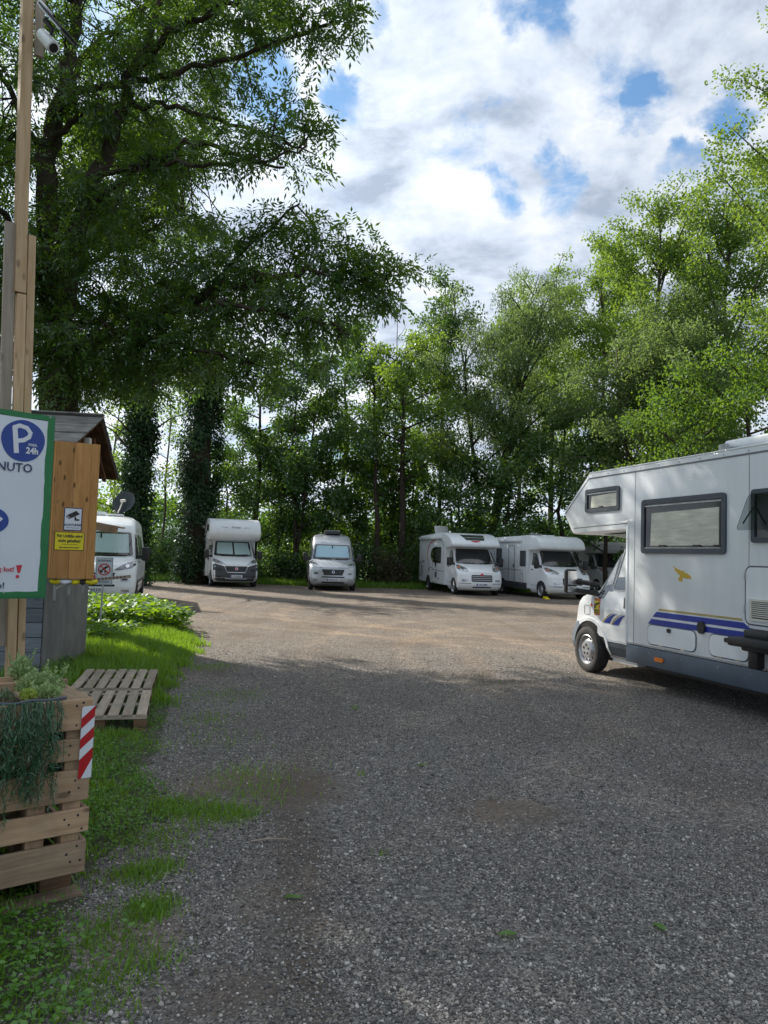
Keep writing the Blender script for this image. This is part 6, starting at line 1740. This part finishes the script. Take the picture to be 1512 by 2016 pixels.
tree('understorey tree left of the swoosh motorhome roof panel', 812, 44, 850, 'broad', .9, 2.5, 84, 'ashdark', 'bark', .09, 11, 1.3)
tree('understorey tree between the ivy column and the overcab motorhome', 470, 46, 810, 'broad', 1.0, 2.6, 85, 'ashdark', 'bark', .09, 11, 1.2)
tree('slim pale tree beyond the satellite dish', 240, 42, 900, 'broad', 1.2, 2.2, 50, 'bright', 'bark', .10, 10, .7)
# trees outside the view on the left whose shade falls over the near gravel
tree('leafy ash standing left of the view beside the verge', 0, 11.5, 0, 'broad', 4.5, 4.6, 61, 'broad', 'bark', .32, 20, 1.0, X=-13.2, H=15, clump=.95, size=.24)
tree('leafy ash standing left of the view nearest the crate', 0, 4.0, 0, 'broad', 4.5, 4.6, 62, 'broad', 'bark', .32, 20, 1.0, X=-11.5, H=14, clump=.95, size=.24)
tree('leafy ash standing left of the view behind the hut row', 0, 17.5, 0, 'broad', 4.0, 4.0, 63, 'broad', 'bark', .30, 18, 1.0, X=-15.5, H=14, clump=.95, size=.24)

def dead_tree(label, px, Y, top, seed):
    rg = np.random.default_rng(seed)
    X = at(px, 1092, Y).x; H = at(px, top, Y).z
    R = tag(empty('dead_tree', (X, Y, 0)), label, 'tree')
    limb_obj([(0, 0, 0), (.1, 0, H * .5), (.0, 0, H)], .12, .02, M['twig'], R, 6, 'trunk')
    for i in range(12):
        z = H * rg.uniform(.62, .97); a = rg.uniform(0, 2 * PI); l = rg.uniform(.8, 2.0) * (1.25 - z / H) * 2
        limb_obj([(0, 0, z), (math.cos(a) * l * .4, math.sin(a) * l * .4, z + l * .5), (math.cos(a) * l * .7, math.sin(a) * l * .6, z + l * 1.1)], .03, .008, M['twig'], R, 4)
dead_tree('bare dead tree with thin grey twigs above the yellow-green crown', 768, 52, 612, 71)
dead_tree('smaller bare dead stem left of the other dead tree', 716, 54, 625, 72)

def shrub(label, px, Y, h, w, seed, leaf='shrub', d=None, size=.13, name='shrub', X=None, dens=1.0):
    rg = np.random.default_rng(seed)
    if X is None: X = at(px, 1092, Y).x
    R = tag(empty(name, (X, Y, 0)), label, 'shrub')
    F_ = Foliage()
    d = d or w * .7
    for i in range(6):
        a = rg.uniform(0, 2 * PI)
        limb_obj([(0, 0, 0), (math.cos(a) * w * .2, math.sin(a) * d * .2, h * .45), (math.cos(a) * w * .42, math.sin(a) * d * .42, h * rg.uniform(.75, .98))], .03, .006, M['bark'], R, 4, 'stem')
    for k in range(int(46 * dens)):
        q = unit(rg.normal(size=3)); q[2] = abs(q[2])
        c = q * np.array([w * .5, d * .5, h * .86]) * rg.uniform(.55, 1.0) + np.array([0, 0, .1])
        n = 75; r = .26 + .12 * h * .5
        off = rg.normal(size=(n, 3)) * r * .55
        V, Q = leaf_quads(c + off, off + rg.normal(size=(n, 3)) * .3 - np.array([0, 0, .1]), size * rg.uniform(.6, 1.3, n), size * .62, rg)
        F_.add(V, Q, 0)
    F_.build('foliage', [M[leaf], M['bark']], R)
SH = [('dark shrub right of the white satellite-dish van', 300, 40.5, 2.4, 3.4, 'shrub'), ('dark bramble mound left of the black-bumper motorhome', 352, 40.2, 2.6, 2.6, 'shrub'),
      ('low shrub at the foot of the broad ivy trunk', 405, 41, 2.3, 2.6, 'shrub'), ('dark round shrub right of the black-bumper motorhome', 545, 40.3, 2.0, 2.4, 'shrub'),
      ('dark round shrub left of the silver van', 590, 40.4, 1.7, 2.2, 'shrub'), ('bright low shrub behind the dark ones left of the silver van', 575, 46, 2.6, 3.4, 'bright'),
      ('shrub hidden behind the silver van roof', 655, 42, 2.6, 3.0, 'broad'), ('green shrub right beside the silver van', 722, 40.4, 2.6, 2.6, 'shrub'),
      ('brownish bramble thicket between silver van and swoosh motorhome', 765, 40.0, 1.9, 2.8, 'brownshrub'), ('leafy shrub behind the bramble thicket', 800, 41.6, 3.0, 2.8, 'broad'),
      ('dark shrub behind the swoosh motorhome tail', 845, 41, 3.4, 3.0, 'shrub'), ('dark shrub behind the swoosh motorhome roof', 910, 42, 4.2, 3.6, 'shrub'),
      ('dark shrub above the gap between the two low-profile motorhomes', 985, 41.5, 4.4, 3.6, 'shrub'), ('dark shrub behind the line-graphics motorhome', 1060, 42.5, 4.6, 4.0, 'shrub'),
      ('dark shrub left above the grey motorhome', 1140, 43.5, 4.6, 4.0, 'shrub'), ('dark shrub behind the grey motorhome', 1215, 44, 4.6, 4.4, 'shrub'),
      ('dark shrub behind the near camper body', 1320, 42, 4.8, 5.0, 'shrub'), ('green shrub left of the satellite-dish van beyond the hut', 200, 40, 2.8, 3.4, 'broad'),
      ('tall thicket behind the dark shrubs at the willow foot', 940, 46, 5.2, 5.0, 'shrub'), ('tall thicket behind the line-graphics motorhome row', 1080, 47.5, 5.6, 5.6, 'shrub'), ('tall thicket far behind the satellite-dish van', 255, 49, 4.6, 5.0, 'broad'), ('tall thicket between the two ivy trunks far back', 325, 49, 4.2, 4.0, 'shrub'),
      ('tall thicket far behind the black-bumper motorhome', 460, 48.5, 5.0, 4.4, 'shrub'), ('tall thicket far behind the gap left of the silver van', 565, 50, 4.6, 4.2, 'broad'), ('tall thicket far behind the silver van', 645, 48.5, 5.2, 4.6, 'shrub'),
      ('tall thicket far back right of the silver van', 720, 49, 5.0, 4.4, 'shrub'), ('tall thicket far behind the forked yellow-green tree', 790, 48.5, 5.2, 4.4, 'broad'), ('tall thicket far behind the tail of the swoosh motorhome', 865, 48, 5.4, 4.6, 'shrub'), ('tall thicket at the back right of the woodland', 1240, 47, 5.4, 5.6, 'shrub')]
for i, (lb, px, Y, h, w, lf) in enumerate(SH): shrub(lb, px, Y, h, w, 200 + i, lf, dens=1.0 if h < 4 else 2.0)

def far_wood():
    rg = np.random.default_rng(300)
    F_ = Foliage()
    for k in range(620):
        x = rg.uniform(-75, 75); y = 118 + rg.uniform(-4, 4); top = 4.2 + 1.6 * math.sin(x * .11) + 1.0 * math.sin(x * .37 + 1)
        c = np.array([x, y, 3.6 + rg.uniform(0, max(1.2, top))]); n = 26
        off = rg.normal(size=(n, 3)) * np.array([.9, .9, .6])
        V, Q = leaf_quads(c + off, off + rg.normal(size=(n, 3)), .8 * rg.uniform(.6, 1.3, n), .55, rg); F_.add(V, Q, 0)
    o = F_.build('far_wood', [M['ashdark'], M['bark']], None)
    tag(o, None, None, None, 'stuff')
far_wood()
# ------------------------------------------------------------------ grass, weeds, clover
def blades(name, P, h, w, rg, m_, lean=.45, kind='stuff', label=None):
    n = len(P)
    a = rg.uniform(0, 2 * PI, n); S = np.stack([np.cos(a), np.sin(a), np.zeros(n)], 1)
    b = rg.uniform(0, 2 * PI, n); Ld = np.stack([np.cos(b), np.sin(b), np.zeros(n)], 1) * (lean * h * rg.uniform(.1, 1.2, n))[:, None]
    up = np.array([0, 0, 1.0])
    V = np.empty((n, 5, 3)); hw = (w * .5)[:, None]
    V[:, 0] = P - S * hw; V[:, 1] = P + S * hw
    m_pt = P + up * (h * .58)[:, None] + Ld * .35
    V[:, 2] = m_pt + S * hw * .8; V[:, 3] = m_pt - S * hw * .8
    V[:, 4] = P + up * (h * rg.uniform(.8, 1.0, n))[:, None] + Ld
    i = np.arange(n)[:, None] * 5
    Q = np.concatenate([i, i + 1, i + 2, i + 3], 1); Tt = np.concatenate([i + 3, i + 2, i + 4], 1)
    o = obj(name, np_mesh(name, V.reshape(-1, 3), Q, m_, tri=Tt))
    return tag(o, label, None, None, kind)
def in_poly_np(X, Y, poly):
    c = np.zeros(len(X), bool)
    for i in range(len(poly)):
        x1, y1 = poly[i]; x2, y2 = poly[i - 1]
        hit = ((y1 > Y) != (y2 > Y)) & (X < (x2 - x1) * (Y - y1) / (y2 - y1 + 1e-12) + x1)
        c ^= hit
    return c
def edge_dist(X, Y, poly):
    d = np.full(len(X), 1e9)
    for i in range(len(poly)):
        a = np.array(poly[i - 1]); b = np.array(poly[i]); ab = b - a
        t = np.clip(((X - a[0]) * ab[0] + (Y - a[1]) * ab[1]) / (ab @ ab + 1e-12), 0, 1)
        d = np.minimum(d, np.hypot(X - a[0] - t * ab[0], Y - a[1] - t * ab[1]))
    return d
def lump(X, Y, s, ph=0.0):
    return (np.sin(X * s + ph) * np.sin(Y * s * 1.13 + 1.7 * ph) + .6 * np.sin(X * s * 2.3 + Y * s * 1.9 + ph) + .4 * np.sin(X * s * 4.7 - Y * s * 4.1)) / 2 * 1.0
rg = np.random.default_rng(99)
def verge_points(n, x0, x1, y0, y1, edge=.35, inner=True):
    X = rg.uniform(x0, x1, n); Y = rg.uniform(y0, y1, n)
    i = in_poly_np(X, Y, VERGE); d = edge_dist(X, Y, VERGE)
    sd = np.where(i, d, -d)
    pr = np.clip((sd + .12 + .22 * lump(X, Y, 5.0)) / edge, 0, 1) ** 1.4
    keep = rg.uniform(0, 1, n) < pr
    return X[keep], Y[keep], sd[keep]
def visible(X, Y, m=.25):
    return (np.abs(X) < (.5 * Y + m + .3)) & (Y > 1.6)
HUTC = [(-6.25, 8.85), (-3.93, 9.13), (-4.16, 10.97), (-6.45, 10.7)]
def not_hut(X, Y): return ~in_poly_np(X, Y, HUTC)
PALC = [(-2.0, 6.82), (-2.36, 8.1), (-2.66, 9.32), (-3.5, 9.15), (-3.14, 7.9), (-2.84, 6.65)]
def off_pallets(X, Y): return ~in_poly_np(X, Y, PALC) | (rg.uniform(0, 1, len(X)) < .03)
# tall lush grass beyond the pallets
X, Y, sd = verge_points(150000, -7.5, -1.5, 8.0, 19.6, .30); k = visible(X, Y) & not_hut(X, Y) & off_pallets(X, Y); X, Y, sd = X[k], Y[k], sd[k]
h = (.10 + .12 * np.clip(sd, 0, .8)) * (1 + .35 * lump(X, Y, 2.2, .4)) * rg.uniform(.6, 1.25, len(X))
blades('grass', np.stack([X, Y, np.zeros(len(X))], 1), h, .008 + .005 * rg.uniform(size=len(X)), rg, M['grass'])
# shorter grass by the crate and pallets
X, Y, sd = verge_points(130000, -4.4, -.6, 1.9, 8.2, .42); k = visible(X, Y) & off_pallets(X, Y) & (rg.uniform(0, 1, len(X)) < np.clip(.55 + .6 * lump(X, Y, 3.1, 2.0), .12, 1)); X, Y, sd = X[k], Y[k], sd[k]
h = (.034 + .045 * np.clip(sd + .1, 0, .6)) * rg.uniform(.5, 1.5, len(X))
blades('grass', np.stack([X, Y, np.zeros(len(X))], 1), h, .004 + .004 * rg.uniform(size=len(X)), rg, M['grass'], .7)
# tufts straying on to the gravel
PX, PY = [], []
for (cx, cy, r, n) in [(-1.0, 4.78, .22, 900), (-1.25, 4.85, .2, 900), (-.82, 4.75, .12, 320), (-1.15, 3.85, .14, 500), (-.98, 3.5, .11, 700), (-1.05, 3.95, .10, 300), (-.92, 5.6, .35, 420), (-.78, 5.2, .3, 260), (-1.2, 4.3, .25, 500), (-.86, 3.05, .14, 260),
                       (-1.75, 8.6, .5, 420), (-1.35, 6.6, .4, 220), (-1.62, 7.4, .35, 300), (.05, 4.2, .04, 16), (-.25, 8.1, .05, 24), (-2.3, 10.6, .4, 400), (-1.1, 3.25, .2, 500), (-1.0, 2.85, .2, 600), (-.1, 5.7, .04, 14)]:
    a = rg.normal(size=(n, 2)) * r * .55; PX.append(cx + a[:, 0]); PY.append(cy + a[:, 1])
X, Y = np.concatenate(PX), np.concatenate(PY)
blades('grass', np.stack([X, Y, np.zeros(len(X))], 1), .014 + .052 * rg.uniform(size=len(X)) ** 1.5, .0035 + .003 * rg.uniform(size=len(X)), rg, M['grass'], .9)
# grass strip along the far edge of the lot
def far_strip():
    e = [p for p in LOT if p[1] > 34 and abs(p[0]) < 23]
    e = sorted(e); ex = np.array([p[0] for p in e]); ey = np.array([p[1] for p in e])
    n = 30000
    X = rg.uniform(-18, 18, n); off = rg.exponential(.75, n); Y = np.interp(X, ex, ey) - .15 + off * 1.0 + .25 * lump(X, X * 0, 1.5)
    h = (.16 + .18 * np.clip(off, 0, 1)) * rg.uniform(.5, 1.3, n)
    blades('grass', np.stack([X, Y, np.zeros(n)], 1), h, np.full(n, .034), rg, M['grass'])
far_strip()
# clover and small round leaves
def leafy(name, X, Y, z0, z1, size, m_, asp=.8):
    n = len(X)
    P = np.stack([X, Y, rg.uniform(z0, z1, n)], 1)
    a = rg.uniform(0, 2 * PI, n); D = np.stack([np.cos(a), np.sin(a), rg.uniform(-.2, .5, n)], 1)
    V, Q = leaf_quads(P, D, size * rg.uniform(.6, 1.3, n), size * asp * rg.uniform(.8, 1.1, n), rg, nrm=np.array([0, 0, 1.0]) + rg.normal(size=(n, 3)) * .35)
    return tag(obj(name, np_mesh(name, V, Q, m_)), None, None, None, 'stuff')
X, Y, sd = verge_points(70000, -4.2, -.7, 2.0, 8.0, .30); k = visible(X, Y) & (lump(X, Y, 3.1, 2.0) < .25); X, Y = X[k], Y[k]
leafy('clover', X, Y, .005, .05, .022, M['clover'])
X = rg.normal(-1.5, .42, 1300); Y = rg.normal(2.75, .42, 1300); k = visible(X, Y) & (X < -.95) & (Y < 3.35); leafy('clover', X[k], Y[k], .01, .09, .032, M['clover'], .7)
# broad-leaved weeds in front of the satellite-dish van
X, Y, sd = verge_points(14000, -7.6, -3.6, 14.6, 19.3, .2); leafy('weeds', X, Y, .08, .46, .15, M['weed'], .62)
X, Y, sd = verge_points(3500, -6.2, -4.4, 12.4, 15.6, .2); k = not_hut(X, Y); leafy('weeds', X[k], Y[k], .04, .25, .13, M['weed'], .5)
# ------------------------------------------------------------------ loose stones
def scatter(name, P, size, protos, seed=0):
    col = bpy.data.collections.new(name + '_kinds')
    for p in protos: col.objects.link(p)
    me = bpy.data.meshes.new(name)
    me.vertices.add(len(P)); me.vertices.foreach_set('co', np.asarray(P, np.float32).ravel())
    at_ = me.attributes.new('stone_size', 'FLOAT', 'POINT'); at_.data.foreach_set('value', np.asarray(size, np.float32))
    o = obj(name, me)
    ng = bpy.data.node_groups.new(name + '_scatter', 'GeometryNodeTree')
    ng.interface.new_socket('Geometry', in_out='INPUT', socket_type='NodeSocketGeometry')
    ng.interface.new_socket('Geometry', in_out='OUTPUT', socket_type='NodeSocketGeometry')
    N, L = ng.nodes, ng.links
    gi, go = N.new('NodeGroupInput'), N.new('NodeGroupOutput')
    ip = N.new('GeometryNodeInstanceOnPoints'); ci = N.new('GeometryNodeCollectionInfo')
    ci.inputs['Collection'].default_value = col; ci.inputs['Separate Children'].default_value = True; ci.inputs['Reset Children'].default_value = True
    ip.inputs['Pick Instance'].default_value = True
    na = N.new('GeometryNodeInputNamedAttribute'); na.data_type = 'FLOAT'; na.inputs['Name'].default_value = 'stone_size'
    rv = N.new('FunctionNodeRandomValue'); rv.data_type = 'FLOAT_VECTOR'
    rv.inputs[0].default_value = (-.5, -.5, 0); rv.inputs[1].default_value = (.5, .5, 6.28)
    ri = N.new('FunctionNodeRandomValue'); ri.data_type = 'INT'
    for s_ in ri.inputs:
        if s_.enabled and s_.name == 'Min': s_.default_value = 0
        if s_.enabled and s_.name == 'Max': s_.default_value = len(protos) - 1
    L.new(gi.outputs[0], ip.inputs['Points']); L.new(ci.outputs[0], ip.inputs['Instance'])
    L.new(na.outputs[0], ip.inputs['Scale'])
    L.new(rv.outputs[0], ip.inputs['Rotation'])
    ro = [s_ for s_ in ri.outputs if s_.enabled][0]
    L.new(ro, ip.inputs['Instance Index'])
    L.new(ip.outputs[0], go.inputs[0])
    md = o.modifiers.new('scatter', 'NODES'); md.node_group = ng
    return tag(o, None, None, None, 'stuff')
def stone_proto(i):
    r_ = random.Random(i)
    bm = bmesh.new(); bmesh.ops.create_icosphere(bm, subdivisions=1 if i < 4 else 2, radius=.5)
    sx, sy, sz = r_.uniform(.9, 1.3), r_.uniform(.7, 1.0), r_.uniform(.5, .75)
    for v in bm.verts:
        k = r_.uniform(.82, 1.12); v.co = Vector((v.co.x * sx * k, v.co.y * sy * k, v.co.z * sz * k))
    me = bpy.data.meshes.new('pebble'); bm.to_mesh(me); bm.free()
    me.materials.append(M['pebble'])
    return bpy.data.objects.new('pebble', me)
protos = [stone_proto(i) for i in range(6)]
def gravel():
    n = 480000
    Y = 2.2 + (14.0 - 2.2) * rg.uniform(0, 1, n) ** 1.75
    X = rg.uniform(-1, 1, n) * (.52 * Y + .35)
    i = in_poly_np(X, Y, VERGE); d = edge_dist(X, Y, VERGE); sd = np.where(i, d, -d)
    tr = np.abs(X - (.20 - .145 * Y) + .22 * lump(X, Y, 1.3)) < .17
    bare = lump(X, Y, 1.7, .9) > .62
    keep = (rg.uniform(0, 1, n) > np.clip((Y - 8) / 6, 0, .9)) & (rg.uniform(0, 1, n) > np.where(i, np.clip(.45 + sd * 1.5, 0, 1), 0)) & ~(tr & (rg.uniform(0, 1, n) < .62 * np.clip((7.0 - Y) / 2.0, 0, 1))) & ~(bare & (rg.uniform(0, 1, n) < .6))
    for hx, hy, hr in ((-.62, 5.35, .5), (-1.0, 5.3, .35), (.88, 4.95, .3), (-1.0, 3.3, .25), (-.55, 2.9, .22)):
        keep &= ~((np.hypot(X - hx, Y - hy) < hr * (1 + .5 * lump(X, Y, 4))) & (rg.uniform(0, 1, n) < .8))
    X, Y = X[keep], Y[keep]
    s = np.exp(rg.normal(-4.78, .36, len(X))); s = np.clip(s, .004, .024)
    big = rg.uniform(0, 1, len(X)) < .004; s[big] *= 1.8
    scatter('gravel', np.stack([X, Y, s * .16], 1), s, protos)
gravel()
# a few fallen leaves and a stick on the gravel
def fallen():
    m_ = M['weed']
    for i, (px, py, lb) in enumerate([(575, 1772, 'yellow-green fallen leaf on the earth track, nearest the camera side of the lot'), (985, 1345, 'small green fallen leaf lying near the shadow edge'), (1000, 1845, 'pale fallen leaf on the gravel at lower right of centre'), (1298, 1830, 'yellowish fallen leaf on the gravel under the near camper line'), (830, 1510, 'tiny green sprig on the gravel in the middle of the lot')]):
        p = gnd(px, py)
        V = [(-.045, 0, .012), (-.01, .022, .02), (.04, .008, .018), (.06, 0, .03), (.035, -.012, .016), (-.005, -.022, .022)]
        o = obj('fallen_leaf', mesh('fallen_leaf', V, [(0, 1, 5), (1, 2, 4, 5), (2, 3, 4)], m_), None, p, (0, 0, i * 1.7))
        tag(o, lb, 'leaf')
    p = gnd(530, 1659)
    s = MB().tube([(-.10, 0, .012), (.0, .012, .018), (.13, -.004, .014)], [.005, .006, .003], 6).build('stick', M['battengrey'], None, loc=p, rot=(0, 0, .2))
    tag(s, 'short pale stick lying across the earth track', 'stick')
fallen()
# ------------------------------------------------------------------ planting on the crate
def planting():
    r3 = np.random.default_rng(5)
    inv = CR.inverted()
    def loc(px, py, z): 
        d = ray(px, py); c = Vector((0, 0, CAM_H)); return inv @ (c + d * ((z - CAM_H) / d.z))
    def mound(name, label, cat, p, rx, ry, h, n, size, m_, asp=.45, up=.7, sprig=0):
        o = tag(empty(name), label, cat); o.matrix_world = CR @ Matrix.Translation(p)
        F_ = Foliage()
        q = unit(r3.normal(size=(n, 3))); q[:, 2] = np.abs(q[:, 2]); P = q * np.array([rx, ry, h]) * (r3.uniform(0, 1, (n, 1)) ** .4)
        V, Q = leaf_quads(P, q + r3.normal(size=(n, 3)) * .5 + np.array([0, 0, up]), size * r3.uniform(.6, 1.3, n), size * asp, r3); F_.add(V, Q, 0)
        for _ in range(sprig):
            a = r3.uniform(0, 2 * PI); b = np.array([math.cos(a) * rx * .8, math.sin(a) * ry * .8, h * .5]); tip = b * 1.35 + np.array([0, 0, h * r3.uniform(.5, .95)])
            F_.twig([b * .4, b, tip], .002, .001, 0)
            k = 16; tt = r3.uniform(.3, 1, (k, 1)); PP = b + (tip - b) * tt
            V, Q = leaf_quads(PP, r3.normal(size=(k, 3)) + np.array([0, 0, .6]), .016, .009, r3); F_.add(V, Q, 0)
        for i in range(5):
            a = r3.uniform(0, 2 * PI); limb_obj([(0, 0, -.03), (math.cos(a) * rx * .4, math.sin(a) * ry * .4, h * .5)], .004, .002, M['twig'], o, 4, 'stem')
        F_.build('foliage', [M[m_], M[m_]], o)
    mound('sedum_plant', 'pale green feathery plant in the middle of the planter crate top', 'plant', loc(78, 1362, .88), .115, .10, .085, 1500, .022, 'sedum', .42, .6, 12)
    mound('sedum_plant', 'pale green creeping plant near the right corner of the planter crate', 'plant', loc(92, 1374, .89), .07, .05, .06, 500, .018, 'sedum', .5, .5, 4)
    mound('leafy_plant', 'yellow-green leafy plant at the back of the planter crate', 'plant', loc(40, 1338, .88), .06, .06, .12, 420, .024, 'sedum', .6, .8, 3)
    mound('fir_sprig', 'dark fir sprig at the left end of the planter crate top', 'plant', loc(6, 1382, .89), .05, .04, .05, 260, .028, 'fern', .10, .4, 0)
    mound('trailing_plant', 'small green plant at the foot of the hut behind the pallets', 'plant', inv @ gnd(128, 1345), .12, .10, .30, 380, .045, 'shrub', .4, .5, 0)
    o = tag(empty('hydrangea_bloom'), 'round lime-green flower head resting on the planter crate', 'flower'); o.matrix_world = CR @ Matrix.Translation(loc(56, 1368, .915))
    F_ = Foliage(); n = 420; q = unit(r3.normal(size=(n, 3))); V, Q = leaf_quads(q * .026 * np.array([1.15, 1.15, .85]), r3.normal(size=(n, 3)) + q, .013, .011, r3, nrm=q); F_.add(V, Q, 0)
    F_.build('petals', [M['flower']], o); limb_obj([(0, 0, -.02), (-.02, .0, -.045), (-.05, -.005, -.03)], .0025, .002, M['fern'], o, 5, 'stem')
    # hanging plastic greenery down the front
    G = tag(empty('hanging_greenery'), 'dark green artificial trailing greenery hanging down the crate front', 'garland'); G.matrix_world = CR
    F_ = Foliage()
    for k in range(120):
        x = (-.185, -.235, -.29, -.36, -.43, -.50)[k % 6] + r3.normal() * .016
        t = (x + .165) / -.30
        low = .24 + .20 * abs(math.sin(t * 4.1 + .4)) + (.14 if t > .55 else 0) + (.05 if t < .12 else 0)
        L_ = (.905 - low) * r3.uniform(.45, 1.0)
        pts = []; xx = x; yy = -.012
        nseg = 9
        for j in range(nseg + 1):
            u_ = j / nseg
            xx += r3.normal() * .010 - .002
            pts.append((xx - .05 * t * u_, yy - .035 * math.sin(PI * min(1, u_ * 1.2)) - r3.uniform(0, .03), .912 - L_ * u_))
        F_.twig(pts, .0022, .0012, 1)
        pa = np.array(pts); n = int(44 * L_ / .4)
        u_ = r3.uniform(.03, 1, n) ** .8; P = np.stack([np.interp(u_, np.linspace(0, 1, nseg + 1), pa[:, i]) for i in range(3)], 1)
        D = r3.normal(size=(n, 3)) * .7 + np.array([0, -.15, -.8])
        V, Q = leaf_quads(P, D, .030 * r3.uniform(.6, 1.3, n), .0034, r3); F_.add(V, Q, 0)
    F_.build('strands', [M['fern'], M['fern']], G)
planting()
